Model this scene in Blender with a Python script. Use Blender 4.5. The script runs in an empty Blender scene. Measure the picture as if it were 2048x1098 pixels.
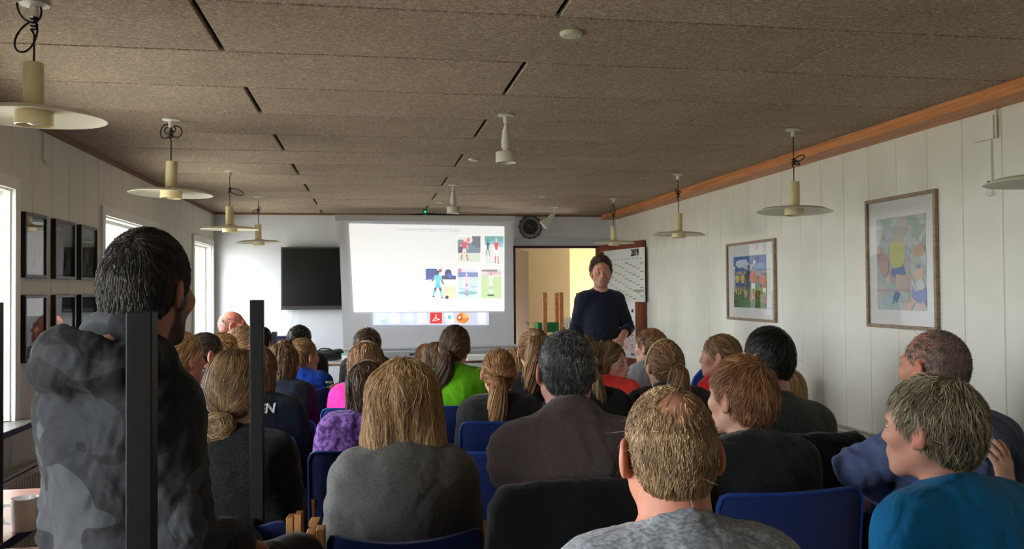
import bpy, bmesh, math, random
import numpy as np
from mathutils import Vector, Matrix, Euler

# ------------------------------------------------------------------ camera, world, light, exposure
SC = bpy.context.scene
COL = SC.collection
F_PX, W_PX, H_PX = 1670.0, 2048, 1098
CAM_H = 1.49
YAW = math.atan(284 / F_PX)
PITCH = math.atan(31 / F_PX)
ROLL = 0.008
cam_d = bpy.data.cameras.new('camera')
cam = bpy.data.objects.new('camera', cam_d)
COL.objects.link(cam)
cam_d.sensor_width = 36.0
cam_d.lens = 36.0 * F_PX / W_PX
cam_d.clip_start = 0.05
cam_d.clip_end = 500
CAM_M = (Matrix.Translation((0, 0, CAM_H)) @ Matrix.Rotation(-YAW, 4, 'Z')
         @ Matrix.Rotation(math.pi / 2 + PITCH, 4, 'X') @ Matrix.Rotation(-ROLL, 4, 'Z'))
cam.matrix_world = CAM_M
SC.camera = cam

vs = SC.view_settings
vs.view_transform = 'Standard'
vs.look = 'None'
vs.exposure = 0.0
vs.gamma = 1.0
vs.use_curve_mapping = False
SC.cycles.max_bounces = 8
SC.cycles.diffuse_bounces = 5
SC.cycles.glossy_bounces = 3
SC.cycles.transparent_max_bounces = 12
SC.cycles.sample_clamp_indirect = 6.0
SC.cycles.caustics_reflective = False
SC.cycles.caustics_refractive = False

world = bpy.data.worlds.new('overcast_sky')
SC.world = world
world.use_nodes = True
bg = world.node_tree.nodes['Background']
bg.inputs[0].default_value = (0.93, 0.97, 1.0, 1)
SKY = 23.0
bg.inputs[1].default_value = SKY

X_L, X_R, X_BEAM = -1.85, 3.16, 2.97
Y_B, Y_F = 10.5, -2.6
Z_C = CAM_H + 0.963
WIN = [(0.15, 1.65), (3.25, 4.75), (6.27, 7.75), (9.3, 10.36)]
WZ0, WZ1 = 0.83, 2.04
DOOR = (1.80, 2.95, 2.055)

for wy0, wy1 in WIN:        # daylight portals in the window openings
    ld = bpy.data.lights.new('daylight_portal', 'AREA')
    ld.shape = 'RECTANGLE'
    ld.size = wy1 - wy0
    ld.size_y = WZ1 - WZ0
    ld.cycles.is_portal = True
    lo = bpy.data.objects.new('daylight_portal', ld)
    lo.location = (X_L - 0.22, (wy0 + wy1) / 2, (WZ0 + WZ1) / 2)
    lo.rotation_euler = (math.pi / 2, 0, -math.pi / 2)
    COL.objects.link(lo)
# unseen area light added to brighten the corridor behind the doorway
ld = bpy.data.lights.new('corridor_fill', 'AREA')
ld.shape = 'DISK'; ld.size = 0.4; ld.energy = 4.0; ld.color = (1.0, 0.93, 0.84)
lo = bpy.data.objects.new('corridor_fill', ld)
lo.location = (3.3, 11.6, 2.3)
COL.objects.link(lo)

# ------------------------------------------------------------------ small helpers
def at(px, py, depth):
    """world point at the photograph's pixel and a real distance along the view axis"""
    return CAM_M @ Vector(((px - W_PX / 2) / F_PX * depth, -(py - H_PX / 2) / F_PX * depth, -depth))
def at_y(px, py, Y):
    d = CAM_M.to_3x3() @ Vector(((px - W_PX / 2) / F_PX, -(py - H_PX / 2) / F_PX, -1))
    return CAM_M.translation + d * (Y / d.y)
def at_x(px, py, X):
    d = CAM_M.to_3x3() @ Vector(((px - W_PX / 2) / F_PX, -(py - H_PX / 2) / F_PX, -1))
    return CAM_M.translation + d * (X / d.x)
def lin(c):
    return tuple(((v / 255) / 12.92 if v / 255 <= 0.04045 else ((v / 255 + 0.055) / 1.055) ** 2.4) for v in c)

MATS = {}
def mat(name, rgb=None, rough=0.6, metal=0.0, spec=0.5, emit=None, estr=1.0, attr=False, **kw):
    if name in MATS: return MATS[name]
    m = bpy.data.materials.new(name); m.use_nodes = True
    nt = m.node_tree; b = nt.nodes['Principled BSDF']
    if rgb is not None: b.inputs['Base Color'].default_value = (*lin(rgb), 1)
    b.inputs['Roughness'].default_value = rough
    b.inputs['Metallic'].default_value = metal
    b.inputs['Specular IOR Level'].default_value = spec
    if attr:
        a = nt.nodes.new('ShaderNodeAttribute'); a.attribute_name = 'col'
        nt.links.new(a.outputs['Color'], b.inputs['Base Color'])
    if emit is not None:
        b.inputs['Emission Color'].default_value = (*lin(emit), 1)
        b.inputs['Emission Strength'].default_value = estr
    if kw.get('sheen'):
        b.inputs['Sheen Weight'].default_value = kw['sheen']
    MATS[name] = m
    return m
def nd(m, t, **kw):
    n = m.node_tree.nodes.new(t)
    for k, v in kw.items():
        if hasattr(n, k): setattr(n, k, v)
        else: n.inputs[k].default_value = v
    return n
def lk(m, a, b): m.node_tree.links.new(a, b)
def bsdf(m): return m.node_tree.nodes['Principled BSDF']
def noisy(name, c1, c2, scale=20, detail=6, rough=0.7, bump=0.2, stretch=(1, 1, 1), dist=0.0, spec=0.4, lo=0.35, hi=0.65, bdist=0.01, sheen=0, coord='Object', dist_scale=None):
    """noise between two colours with a matching bump"""
    if name in MATS: return MATS[name]
    m = mat(name, c1, rough, spec=spec, sheen=sheen)
    tc = nd(m, 'ShaderNodeTexCoord'); mp = nd(m, 'ShaderNodeMapping')
    mp.inputs['Scale'].default_value = stretch
    nz = nd(m, 'ShaderNodeTexNoise'); nz.inputs['Scale'].default_value = scale
    nz.inputs['Detail'].default_value = detail; nz.inputs['Distortion'].default_value = dist
    cr = nd(m, 'ShaderNodeValToRGB')
    cr.color_ramp.elements[0].position = lo; cr.color_ramp.elements[1].position = hi
    cr.color_ramp.elements[0].color = (*lin(c1), 1); cr.color_ramp.elements[1].color = (*lin(c2), 1)
    bp = nd(m, 'ShaderNodeBump'); bp.inputs['Strength'].default_value = bump; bp.inputs['Distance'].default_value = bdist
    lk(m, tc.outputs[coord], mp.inputs[0]); lk(m, mp.outputs[0], nz.inputs[0])
    lk(m, nz.outputs[0], cr.inputs[0]); lk(m, cr.outputs[0], bsdf(m).inputs['Base Color'])
    lk(m, nz.outputs[0], bp.inputs['Height']); lk(m, bp.outputs[0], bsdf(m).inputs['Normal'])
    return m

def tag(o, label=None, cat=None, group=None, kind=None):
    if label: o['label'] = label
    if cat: o['category'] = cat
    if group: o['group'] = group
    if kind: o['kind'] = kind
    return o
def empty(name, loc=(0, 0, 0), rz=0.0):
    o = bpy.data.objects.new(name, None)
    o.empty_display_size = 0.1
    o.location = loc; o.rotation_euler = (0, 0, rz)
    COL.objects.link(o)
    return o
def link(name, me, mats, parent=None, smooth=False):
    o = bpy.data.objects.new(name, me)
    COL.objects.link(o)
    if parent is not None: o.parent = parent
    if not isinstance(mats, (list, tuple)): mats = [mats]
    if not me.materials:
        for m in mats: me.materials.append(m)
    if smooth: me.polygons.foreach_set('use_smooth', [True] * len(me.polygons))
    return o

class MB:
    """collects simple shapes and links them as one mesh object"""
    def __init__(s): s.bm = bmesh.new()
    def box(s, lo, hi, M=None, mi=0):
        c = [(a + b) / 2 for a, b in zip(lo, hi)]; d = [abs(b - a) for a, b in zip(lo, hi)]
        T = Matrix.Translation(c) @ Matrix.Diagonal((*d, 1))
        if M is not None: T = M @ T
        r = bmesh.ops.create_cube(s.bm, size=1, matrix=T)
        if mi:
            for f in {f for v in r['verts'] for f in v.link_faces}: f.material_index = mi
        return s
    def cyl(s, a, b, r1, r2=None, n=16, caps=True):
        a, b = Vector(a), Vector(b); r2 = r1 if r2 is None else r2
        d = b - a
        q = Vector((0, 0, 1)).rotation_difference(d.normalized()).to_matrix().to_4x4()
        bmesh.ops.create_cone(s.bm, cap_ends=caps, segments=n, radius1=r1, radius2=r2, depth=d.length, matrix=Matrix.Translation((a + b) / 2) @ q)
        return s
    def lathe(s, prof, n=32, c=(0, 0, 0), close=False):
        rings = []
        for r, z in prof:
            rings.append([s.bm.verts.new((c[0] + max(r, 1e-5) * math.cos(2 * math.pi * i / n), c[1] + max(r, 1e-5) * math.sin(2 * math.pi * i / n), c[2] + z)) for i in range(n)])
        for a, b in zip(rings, rings[1:]):
            for i in range(n):
                s.bm.faces.new((a[i], a[(i + 1) % n], b[(i + 1) % n], b[i]))
        return s
    def tube(s, pts, r, n=8):
        pts = [Vector(p) for p in pts]; rings = []
        for i, p in enumerate(pts):
            t = (pts[min(i + 1, len(pts) - 1)] - pts[max(i - 1, 0)])
            if t.length < 1e-9: t = Vector((0, 0, 1))
            t.normalize()
            u = t.cross(Vector((0.31, 0.27, 0.91)) if abs(t.z) < .9 else Vector((1, 0.1, 0))).normalized(); w = t.cross(u)
            rr = r[i] if isinstance(r, (list, tuple)) else r
            rings.append([s.bm.verts.new(p + (u * math.cos(2 * math.pi * k / n) + w * math.sin(2 * math.pi * k / n)) * rr) for k in range(n)])
        for a, b in zip(rings, rings[1:]):
            best = min(range(n), key=lambda k: sum((a[i].co - b[(i + k) % n].co).length for i in range(0, n, 2)))
            for i in range(n):
                s.bm.faces.new((a[i], a[(i + 1) % n], b[(i + 1 + best) % n], b[(i + best) % n]))
        s.bm.faces.new(rings[0][::-1]); s.bm.faces.new(rings[-1])
        return s
    def quad(s, *p):
        s.bm.faces.new([s.bm.verts.new(q) for q in p]); return s
    def bevel(s, w=0.004, seg=2):
        bmesh.ops.bevel(s.bm, geom=[e for e in s.bm.edges], offset=w, segments=seg, profile=0.7, affect='EDGES', clamp_overlap=True)
        return s
    def mesh(s, name='mesh', smooth=False):
        bmesh.ops.recalc_face_normals(s.bm, faces=s.bm.faces)
        me = bpy.data.meshes.new(name); s.bm.to_mesh(me); s.bm.free()
        if smooth:
            me.polygons.foreach_set('use_smooth', [True] * len(me.polygons))
        return me
    def build(s, name, m, parent=None, smooth=False, label=None):
        o = link(name, s.mesh(name, smooth), m, parent)
        if smooth:
            try:
                o.data.set_sharp_from_angle(angle=math.radians(40))
            except Exception: pass
        if label: o['label'] = label
        return o

def copy_tree(o, parent=None):
    c = o.copy(); COL.objects.link(c); c.parent = parent
    for ch in list(o.children): copy_tree(ch, c)
    return c

def mk_mesh(name, V, Q, C=None, smooth=True):
    me = bpy.data.meshes.new(name)
    V = np.ascontiguousarray(V, dtype=np.float32); Q = np.ascontiguousarray(Q, dtype=np.int32)
    me.vertices.add(len(V)); me.vertices.foreach_set('co', V.ravel())
    me.loops.add(Q.size); me.loops.foreach_set('vertex_index', Q.ravel())
    me.polygons.add(len(Q))
    me.polygons.foreach_set('loop_start', np.arange(0, Q.size, Q.shape[1], dtype=np.int32))
    me.polygons.foreach_set('use_smooth', np.full(len(Q), smooth))
    if C is not None:
        a = me.color_attributes.new('col', 'FLOAT_COLOR', 'POINT')
        C4 = np.ones((len(V), 4), np.float32); C4[:, :3] = C
        a.data.foreach_set('color', C4.ravel())
    me.update(calc_edges=True)
    return me
def cat_meshes(parts):
    Vs, Qs, Cs, n = [], [], [], 0
    for V, Q, C in parts:
        Vs.append(V); Qs.append(Q + n); Cs.append(np.broadcast_to(np.asarray(C, np.float32), (len(V), 3))); n += len(V)
    return np.concatenate(Vs), np.concatenate(Qs), np.concatenate(Cs)

# ------------------------------------------------------------------ smooth solid modelling with distance fields
def smin(a, b, k):
    h = np.clip(0.5 + 0.5 * (b - a) / k, 0, 1)
    return b * (1 - h) + a * h - k * h * (1 - h)
def smax(a, b, k): return -smin(-a, -b, k)
# primitives: (kind, params..., k, op)   op: '+' add, '-' subtract, '&' keep below plane
def cap(a, b, r1, r2=None, k=.02, op='+'): return ('cap', np.array(a, float), np.array(b, float), r1, r1 if r2 is None else r2, k, op)
def ell(c, r, k=.02, op='+', R=None): return ('ell', np.array(c, float), np.array(r, float), R, k, op)
def ring(c, n, R, t, h=0.0, k=.01, op='+', sc=None): 
    n = np.array(n, float); return ('ring', np.array(c, float), n / np.linalg.norm(n), R, t, h, k, op)
def half(p, n, k=.01): 
    n = np.array(n, float); return ('half', np.array(p, float), n / np.linalg.norm(n), k, '&')
def dist(pr, P):
    t = pr[0]
    if t == 'cap':
        _, a, b, r1, r2 = pr[:5]
        ab = b - a; L = float(ab @ ab) + 1e-12
        q = P - a.astype(P.dtype)
        h = np.clip((q @ ab.astype(P.dtype)) / L, 0, 1)
        return np.linalg.norm(q - h[..., None] * ab.astype(P.dtype), axis=-1) - (r1 + (r2 - r1) * h)
    if t == 'ell':
        _, c, r, R = pr[:4]
        q = P - c.astype(P.dtype)
        if R is not None: q = q @ R.astype(P.dtype)
        k0 = np.linalg.norm(q / r.astype(P.dtype), axis=-1); k1 = np.linalg.norm(q / (r * r).astype(P.dtype), axis=-1)
        return k0 * (k0 - 1) / np.maximum(k1, 1e-9)
    if t == 'ring':
        _, c, n, R, tt, h = pr[:6]
        q = P - c.astype(P.dtype); z = q @ n.astype(P.dtype)
        rr = np.sqrt(np.maximum((q * q).sum(-1) - z * z, 0))
        return np.sqrt((rr - R) ** 2 + np.maximum(np.abs(z) - h, 0) ** 2) - tt
    if t == 'half':
        return (P - pr[1].astype(P.dtype)) @ pr[2].astype(P.dtype)
def box_of(pr):
    t = pr[0]
    if t == 'cap':
        r = max(pr[3], pr[4]); return np.minimum(pr[1], pr[2]) - r, np.maximum(pr[1], pr[2]) + r
    if t == 'ell':
        r = pr[2] if pr[3] is None else np.full(3, pr[2].max()); return pr[1] - r, pr[1] + r
    if t == 'ring':
        r = pr[3] + pr[4] + pr[5]; return pr[1] - r, pr[1] + r
    return None
def comb(V, d, k, op):
    if op == '+': return smin(V, d, k)
    if op == '-': return smax(V, -d, k)
    return smax(V, d, k)
def field(prims, P):
    V = np.full(P.shape[:-1], 1.0, P.dtype)
    for pr in prims: V = comb(V, dist(pr, P), pr[-2], pr[-1])
    return V
def solid(prims, h, pad=0.02):
    bs = [box_of(p) for p in prims if p[-1] == '+']
    lo = np.min([b[0] for b in bs], 0) - pad - h; hi = np.max([b[1] for b in bs], 0) + pad + h
    n = np.ceil((hi - lo) / h).astype(int) + 1
    ax = [(lo[i] + h * np.arange(n[i])).astype(np.float32) for i in range(3)]
    V = np.full(tuple(n), 0.5, np.float32)
    for pr in prims:
        b = box_of(pr)
        if b is None: s = (slice(None),) * 3
        else:
            m = pr[-2] + 0.03
            i0 = np.clip(np.floor((b[0] - m - lo) / h).astype(int), 0, n); i1 = np.clip(np.ceil((b[1] + m - lo) / h).astype(int) + 1, 0, n)
            if (i1 <= i0).any(): continue
            s = tuple(slice(a, c) for a, c in zip(i0, i1))
        G = np.stack(np.meshgrid(ax[0][s[0]], ax[1][s[1]], ax[2][s[2]], indexing='ij'), -1)
        V[s] = comb(V[s], dist(pr, G), pr[-2], pr[-1])
    return nets(V, lo, h)
def nets(V, lo, h):
    S = V < 0
    nx, ny, nz = V.shape
    cs = (nx - 1, ny - 1, nz - 1)
    acc = np.zeros(cs + (3,), np.float32); cnt = np.zeros(cs, np.float32)
    edges = []
    for ax in range(3):
        a = [slice(None)] * 3; b = [slice(None)] * 3
        a[ax] = slice(0, -1); b[ax] = slice(1, None)
        va, vb = V[tuple(a)], V[tuple(b)]
        E = S[tuple(a)] != S[tuple(b)]
        I = np.argwhere(E)
        t = va[E] / (va[E] - vb[E])
        pos = I.astype(np.float32); pos[:, ax] += t
        o1, o2 = [x for x in range(3) if x != ax]
        for d1 in (0, 1):
            for d2 in (0, 1):
                J = I.copy(); J[:, o1] -= d1; J[:, o2] -= d2
                ok = (J[:, o1] >= 0) & (J[:, o2] >= 0) & (J[:, o1] < cs[o1]) & (J[:, o2] < cs[o2])
                J = J[ok]
                fl = np.ravel_multi_index(J.T, cs)
                np.add.at(cnt.reshape(-1), fl, 1)
                np.add.at(acc.reshape(-1, 3), fl, pos[ok])
        edges.append((ax, o1, o2, I, S[tuple(a)][E]))
    m = cnt > 0
    idx = np.full(cs, -1, np.int64); idx[m] = np.arange(m.sum())
    verts = acc[m] / cnt[m][:, None] * h + lo
    Q = []
    for ax, o1, o2, I, sa in edges:
        ok = (I[:, o1] > 0) & (I[:, o2] > 0) & (I[:, o1] < cs[o1]) & (I[:, o2] < cs[o2])
        I, sa = I[ok], sa[ok]
        q = []
        for d1, d2 in ((1, 1), (0, 1), (0, 0), (1, 0)):
            J = I.copy(); J[:, o1] -= d1; J[:, o2] -= d2
            q.append(idx[J[:, 0], J[:, 1], J[:, 2]])
        q = np.stack(q, 1)
        fl = sa if ax != 1 else ~sa
        q[~fl] = q[~fl][:, ::-1]
        Q.append(q)
    return verts, np.concatenate(Q)
def relax(V, Q, it=2, f=0.5):
    for _ in range(it):
        S = np.zeros_like(V, dtype=np.float64); N = np.zeros(len(V))
        for a in range(4):
            b = (a + 1) % 4
            np.add.at(S, Q[:, a], V[Q[:, b]]); np.add.at(N, Q[:, a], 1)
            np.add.at(S, Q[:, b], V[Q[:, a]]); np.add.at(N, Q[:, b], 1)
        V = V * (1 - f) + f * (S / np.maximum(N, 1)[:, None])
    return V
def vnormals(V, Q):
    n = np.cross(V[Q[:, 2]] - V[Q[:, 0]], V[Q[:, 3]] - V[Q[:, 1]])
    N = np.zeros_like(V, dtype=np.float64)
    for a in range(4): np.add.at(N, Q[:, a], n)
    return N / np.maximum(np.linalg.norm(N, axis=1), 1e-12)[:, None]
def wob(P, seed=0, f=1.0):
    """cheap smooth pseudo noise, about -1..1"""
    r = np.random.RandomState(seed); o = 0
    Pf = P * f
    for i in range(4):
        a, b = r.normal(size=3), r.normal(size=3)
        ph = r.rand() * 6.28
        o = o + np.sin(Pf @ a * (1 + .6 * i) + 1.6 * np.sin(Pf @ b * 1.3 + ph) + ph * 2) / (1 + .5 * i)
    return o / 2.2
# ------------------------------------------------------------------ materials of the room
M_WALL = noisy('painted_wall_board', (222, 221, 208), (230, 229, 217), scale=3, detail=3, rough=.62, bump=.03)
M_WALLBACK = mat('wall_groove', (120, 118, 108), .9)
M_WHITE = mat('white_paint', (236, 236, 230), .45)
M_BACK = noisy('back_wall_paint', (212, 216, 222), (219, 222, 227), scale=4, detail=3, rough=.7, bump=.03)
M_WOOD = noisy('varnished_pine', (168, 102, 54), (204, 136, 82), scale=5, detail=6, rough=.45, bump=.05, stretch=(4, .35, 8), dist=1.2)
M_TRIMWOOD = noisy('brown_trim', (116, 84, 60), (138, 102, 74), scale=8, rough=.6, bump=.05, stretch=(4, .5, 6))
M_DOORWOOD = noisy('teak_veneer', (104, 50, 27), (132, 68, 38), scale=6, detail=7, rough=.45, bump=.03, stretch=(7, 7, .6), dist=.8)
M_DARKWOOD = noisy('dark_door_veneer', (52, 30, 24), (66, 38, 30), scale=6, detail=5, rough=.5, bump=.02, stretch=(7, 7, .6))
M_BEECH = noisy('beech_wood', (150, 104, 58), (182, 132, 80), scale=7, detail=6, rough=.5, bump=.04, stretch=(6, 6, .7), dist=.6)
M_BLACKMETAL = noisy('black_powder_coat', (8, 10, 11), (13, 15, 16), scale=60, rough=.55, bump=.08, spec=.3)
M_STEEL = mat('brushed_steel', (150, 150, 150), .35, 1.0)
M_BLACK = mat('black_plastic', (14, 14, 15), .4)
M_FLOOR = noisy('brown_linoleum', (62, 50, 42), (84, 70, 58), scale=6, detail=8, rough=.45, bump=.03)
M_CREAM = mat('cream_enamel', (206, 192, 150), .35)
M_CREAMIN = mat('cream_disc', (226, 222, 198), .4)
M_LAMPWHITE = mat('white_lamp_plastic', (205, 202, 190), .4)
M_CORD = mat('black_lamp_cord', (20, 16, 14), .7)

def ceiling_material():
    m = mat('wood_wool_board', (150, 130, 110), .95, spec=.1)
    tc = nd(m, 'ShaderNodeTexCoord')
    mp = nd(m, 'ShaderNodeMapping'); mp.inputs['Scale'].default_value = (1, 1.7, 1)
    lk(m, tc.outputs['Object'], mp.inputs[0])
    def strands(scale, dist, rot):
        mp2 = nd(m, 'ShaderNodeMapping'); mp2.inputs['Rotation'].default_value = (0, 0, rot)
        mp2.inputs['Scale'].default_value = (1, 2.6, 1)
        lk(m, tc.outputs['Object'], mp2.inputs[0])
        n = nd(m, 'ShaderNodeTexNoise'); n.inputs['Scale'].default_value = scale; n.inputs['Detail'].default_value = 2
        n.inputs['Distortion'].default_value = dist
        lk(m, mp2.outputs[0], n.inputs[0])
        a = nd(m, 'ShaderNodeMath', operation='SUBTRACT'); a.inputs[1].default_value = .5
        b = nd(m, 'ShaderNodeMath', operation='ABSOLUTE')
        c = nd(m, 'ShaderNodeMapRange'); c.inputs[1].default_value = 0.0; c.inputs[2].default_value = .045; c.inputs[3].default_value = 1; c.inputs[4].default_value = 0
        lk(m, n.outputs[0], a.inputs[0]); lk(m, a.outputs[0], b.inputs[0]); lk(m, b.outputs[0], c.inputs[0])
        return c
    s1 = strands(26, 2.2, .35); s2 = strands(34, 2.6, -.3); s3 = strands(20, 2.8, .05)
    mx = nd(m, 'ShaderNodeMath', operation='MAXIMUM'); lk(m, s1.outputs[0], mx.inputs[0]); lk(m, s2.outputs[0], mx.inputs[1])
    mx2 = nd(m, 'ShaderNodeMath', operation='MAXIMUM'); lk(m, mx.outputs[0], mx2.inputs[0]); lk(m, s3.outputs[0], mx2.inputs[1])
    gn = nd(m, 'ShaderNodeTexNoise'); gn.inputs['Scale'].default_value = 45; gn.inputs['Detail'].default_value = 3
    lk(m, mp.outputs[0], gn.inputs[0])
    mul = nd(m, 'ShaderNodeMath', operation='MULTIPLY'); lk(m, mx2.outputs[0], mul.inputs[0]); lk(m, gn.outputs[0], mul.inputs[1])
    cr = nd(m, 'ShaderNodeValToRGB')
    cr.color_ramp.elements[0].position = .02; cr.color_ramp.elements[0].color = (*lin((140, 122, 103)), 1)
    cr.color_ramp.elements[1].position = .62; cr.color_ramp.elements[1].color = (*lin((250, 236, 216)), 1)
    e = cr.color_ramp.elements.new(.3); e.color = (*lin((200, 179, 156)), 1)
    lk(m, mul.outputs[0], cr.inputs[0])
    big = nd(m, 'ShaderNodeTexNoise'); big.inputs['Scale'].default_value = 1.6; big.inputs['Detail'].default_value = 4
    lk(m, tc.outputs['Object'], big.inputs[0])
    bm_ = nd(m, 'ShaderNodeMapRange'); bm_.inputs[1].default_value = .3; bm_.inputs[2].default_value = .7; bm_.inputs[3].default_value = .9; bm_.inputs[4].default_value = 1.1
    lk(m, big.outputs[0], bm_.inputs[0])
    oi = nd(m, 'ShaderNodeObjectInfo')
    om = nd(m, 'ShaderNodeMapRange'); om.inputs[3].default_value = .93; om.inputs[4].default_value = 1.06
    lk(m, oi.outputs['Random'], om.inputs[0])
    mm = nd(m, 'ShaderNodeMath', operation='MULTIPLY'); lk(m, bm_.outputs[0], mm.inputs[0]); lk(m, om.outputs[0], mm.inputs[1])
    vm = nd(m, 'ShaderNodeVectorMath', operation='SCALE'); lk(m, cr.outputs[0], vm.inputs[0]); lk(m, mm.outputs[0], vm.inputs['Scale'])
    lk(m, vm.outputs[0], bsdf(m).inputs['Base Color'])
    bp = nd(m, 'ShaderNodeBump'); bp.inputs['Strength'].default_value = .8; bp.inputs['Distance'].default_value = .006
    lk(m, mul.outputs[0], bp.inputs['Height']); lk(m, bp.outputs[0], bsdf(m).inputs['Normal'])
    return m
M_CEIL = ceiling_material()

def glass_mat(name, base=.03):
    m = bpy.data.materials.new(name); m.use_nodes = True
    nt = m.node_tree; nt.nodes.clear()
    out = nt.nodes.new('ShaderNodeOutputMaterial'); mx = nt.nodes.new('ShaderNodeMixShader')
    tr = nt.nodes.new('ShaderNodeBsdfTransparent'); gl = nt.nodes.new('ShaderNodeBsdfGlossy'); gl.inputs['Roughness'].default_value = 0.01
    lw = nt.nodes.new('ShaderNodeLayerWeight'); lw.inputs[0].default_value = .5
    pw = nt.nodes.new('ShaderNodeMath'); pw.operation = 'POWER'; pw.inputs[1].default_value = 5
    fr = nt.nodes.new('ShaderNodeMath'); fr.operation = 'MULTIPLY_ADD'; fr.inputs[1].default_value = .92; fr.inputs[2].default_value = base + .02
    nt.links.new(lw.outputs['Facing'], pw.inputs[0]); nt.links.new(pw.outputs[0], fr.inputs[0])
    nt.links.new(fr.outputs[0], mx.inputs[0]); nt.links.new(tr.outputs[0], mx.inputs[1]); nt.links.new(gl.outputs[0], mx.inputs[2])
    nt.links.new(mx.outputs[0], out.inputs[0])
    return m
M_GLASS = glass_mat('clear_glass')

# ------------------------------------------------------------------ the setting
floor = MB().box((X_L - .3, Y_F, -.1), (X_R + .3, Y_B + 3.5, 0)).build('floor', M_FLOOR); tag(floor, 'brown linoleum floor of the meeting room', kind='structure')
ceil = MB().box((X_L - .3, Y_F, Z_C + .022), (X_R + .3, Y_B + .12, Z_C + .12)).build('ceiling', mat('ceiling_groove', (38, 26, 18), .95))
tag(ceil, 'ceiling of grey brown wood wool boards', kind='structure')
boards = {}
def ceil_board(x0, x1, y0, y1):
    k = (round(x1 - x0, 3), round(y1 - y0, 3))
    if k not in boards:
        b = MB().box((0, 0, 0), (k[0], k[1], .021)).bevel(.003, 1)
        boards[k] = b.mesh('ceiling_board'); boards[k].materials.append(M_CEIL)
    o = bpy.data.objects.new('ceiling_board', boards[k]); COL.objects.link(o); o.parent = ceil; o.location = (x0, y0, Z_C)
G, GW, GT = .0075, .010, .0035
yy = 3.466 - 11 * .6; row = 1
while yy < Y_B - .01:
    y1 = min(yy + .6, Y_B)
    odd = row % 2
    xs = ([X_L, -.575, 1.83, X_BEAM] if odd else [X_L, .655, X_BEAM])
    for i in range(len(xs) - 1):
        g0 = 0 if i == 0 else (GT if (odd and i == 2) else GW)
        g1 = 0 if i == len(xs) - 2 else (GT if (odd and i == 1) else GW)
        ceil_board(xs[i] + g0, xs[i + 1] - g1, yy + G, y1 - (G if y1 < Y_B else 0))
    yy += .6; row += 1

def panel_wall(side):
    xin = X_L if side == 'left' else X_R
    s = -1 if side == 'left' else 1
    wall = MB()
    wins = WIN if side == 'left' else []
    x0, x1 = xin + s * .02, xin + s * .24
    ys = [Y_F] + [v for w in wins for v in w] + [Y_B + .1]
    for i in range(0, len(ys), 2): wall.box((min(x0, x1), ys[i], 0), (max(x0, x1), ys[i + 1], Z_C + .1))
    for w in wins:
        wall.box((min(x0, x1), w[0], 0), (max(x0, x1), w[1], WZ0)); wall.box((min(x0, x1), w[0], WZ1), (max(x0, x1), w[1], Z_C + .1))
    wo = wall.build('wall_' + side, M_WALLBACK); tag(wo, 'white painted vertical board wall on the %s' % side, kind='structure')
    cache = {}
    def pan(y0, y1, z0, z1):
        k = (round(y1 - y0, 3), round(z1 - z0, 3))
        if k not in cache:
            b = MB().box((-.01, 0, 0), (.01, k[0], k[1])).bevel(.0035, 1)
            cache[k] = b.mesh('wall_panel'); cache[k].materials.append(M_WALL)
        o = bpy.data.objects.new('wall_panel', cache[k]); COL.objects.link(o); o.parent = wo
        o.location = (xin + s * .0101, y0, z0)
    y = 4.32 - .2875 * 24
    W = .2875
    if side == 'left': y += .12
    while y < Y_B - .02:
        a, b = max(y, Y_F) + .0012, min(y + W, Y_B) - .0012
        segs = [(a, b)]
        hit = [w for w in wins if w[0] - .06 < b and w[1] + .06 > a]
        if not hit: pan(a, b, .06, Z_C)
        else:
            w = hit[0]; l, r = w[0] - .01, w[1] + .01
            if a < l: pan(a, l, .06, Z_C); a2 = l
            else: a2 = a
            if b > r: pan(r, b, .06, Z_C); b2 = r
            else: b2 = b
            if b2 - a2 > .01: pan(a2, b2, .06, WZ0 - .03); pan(a2, b2, WZ1 + .01, Z_C)
        y += W
    return wo
WALL_L = panel_wall('left'); WALL_R = panel_wall('right')

bk = MB()
bk.box((X_L - .3, Y_B, 0), (DOOR[0], Y_B + .12, Z_C + .1)).box((DOOR[1], Y_B, 0), (X_R + .3, Y_B + .12, Z_C + .1)).box((DOOR[0], Y_B, DOOR[2]), (DOOR[1], Y_B + .12, Z_C + .1))
tag(bk.build('wall_back', M_BACK), 'pale painted end wall behind the projection screen', kind='structure')
tag(MB().box((X_L - .3, Y_F - .12, 0), (X_R + .3, Y_F, Z_C + .1)).build('wall_front', M_WALL), 'wall behind the viewer', kind='structure')
tag(MB().box((X_L, Y_B - .02, Z_C - .025), (X_R, Y_B, Z_C)).build('trim_1', M_TRIMWOOD), 'brown batten where the ceiling meets the end wall', kind='structure')
tag(MB().box((X_L, Y_F, Z_C - .03), (X_L + .022, Y_B, Z_C)).build('trim_2', M_TRIMWOOD), 'brown batten where the ceiling meets the left wall', kind='structure')
tag(MB().box((X_BEAM, Y_F, Z_C - .06), (X_R, Y_B, Z_C + .03)).bevel(.003, 1).build('trim_3', M_WOOD), 'orange brown pine boxing along the top of the right wall', kind='structure')
tag(MB().box((X_L, Y_F, 0), (X_L + .015, Y_B, .06)).build('baseboard_left', M_WHITE), 'white skirting of the left wall', kind='structure')
tag(MB().box((X_R - .015, Y_F, 0), (X_R, Y_B, .06)).build('baseboard_right', M_WHITE), 'white skirting of the right wall', kind='structure')
tag(MB().box((DOOR[0] - .05, Y_B - .018, DOOR[2]), (X_R, Y_B, DOOR[2] + .1)).build('trim_4', mat('grey_blue_trim', (186, 192, 200), .6)), 'pale header board above the doorway', kind='structure')

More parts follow.
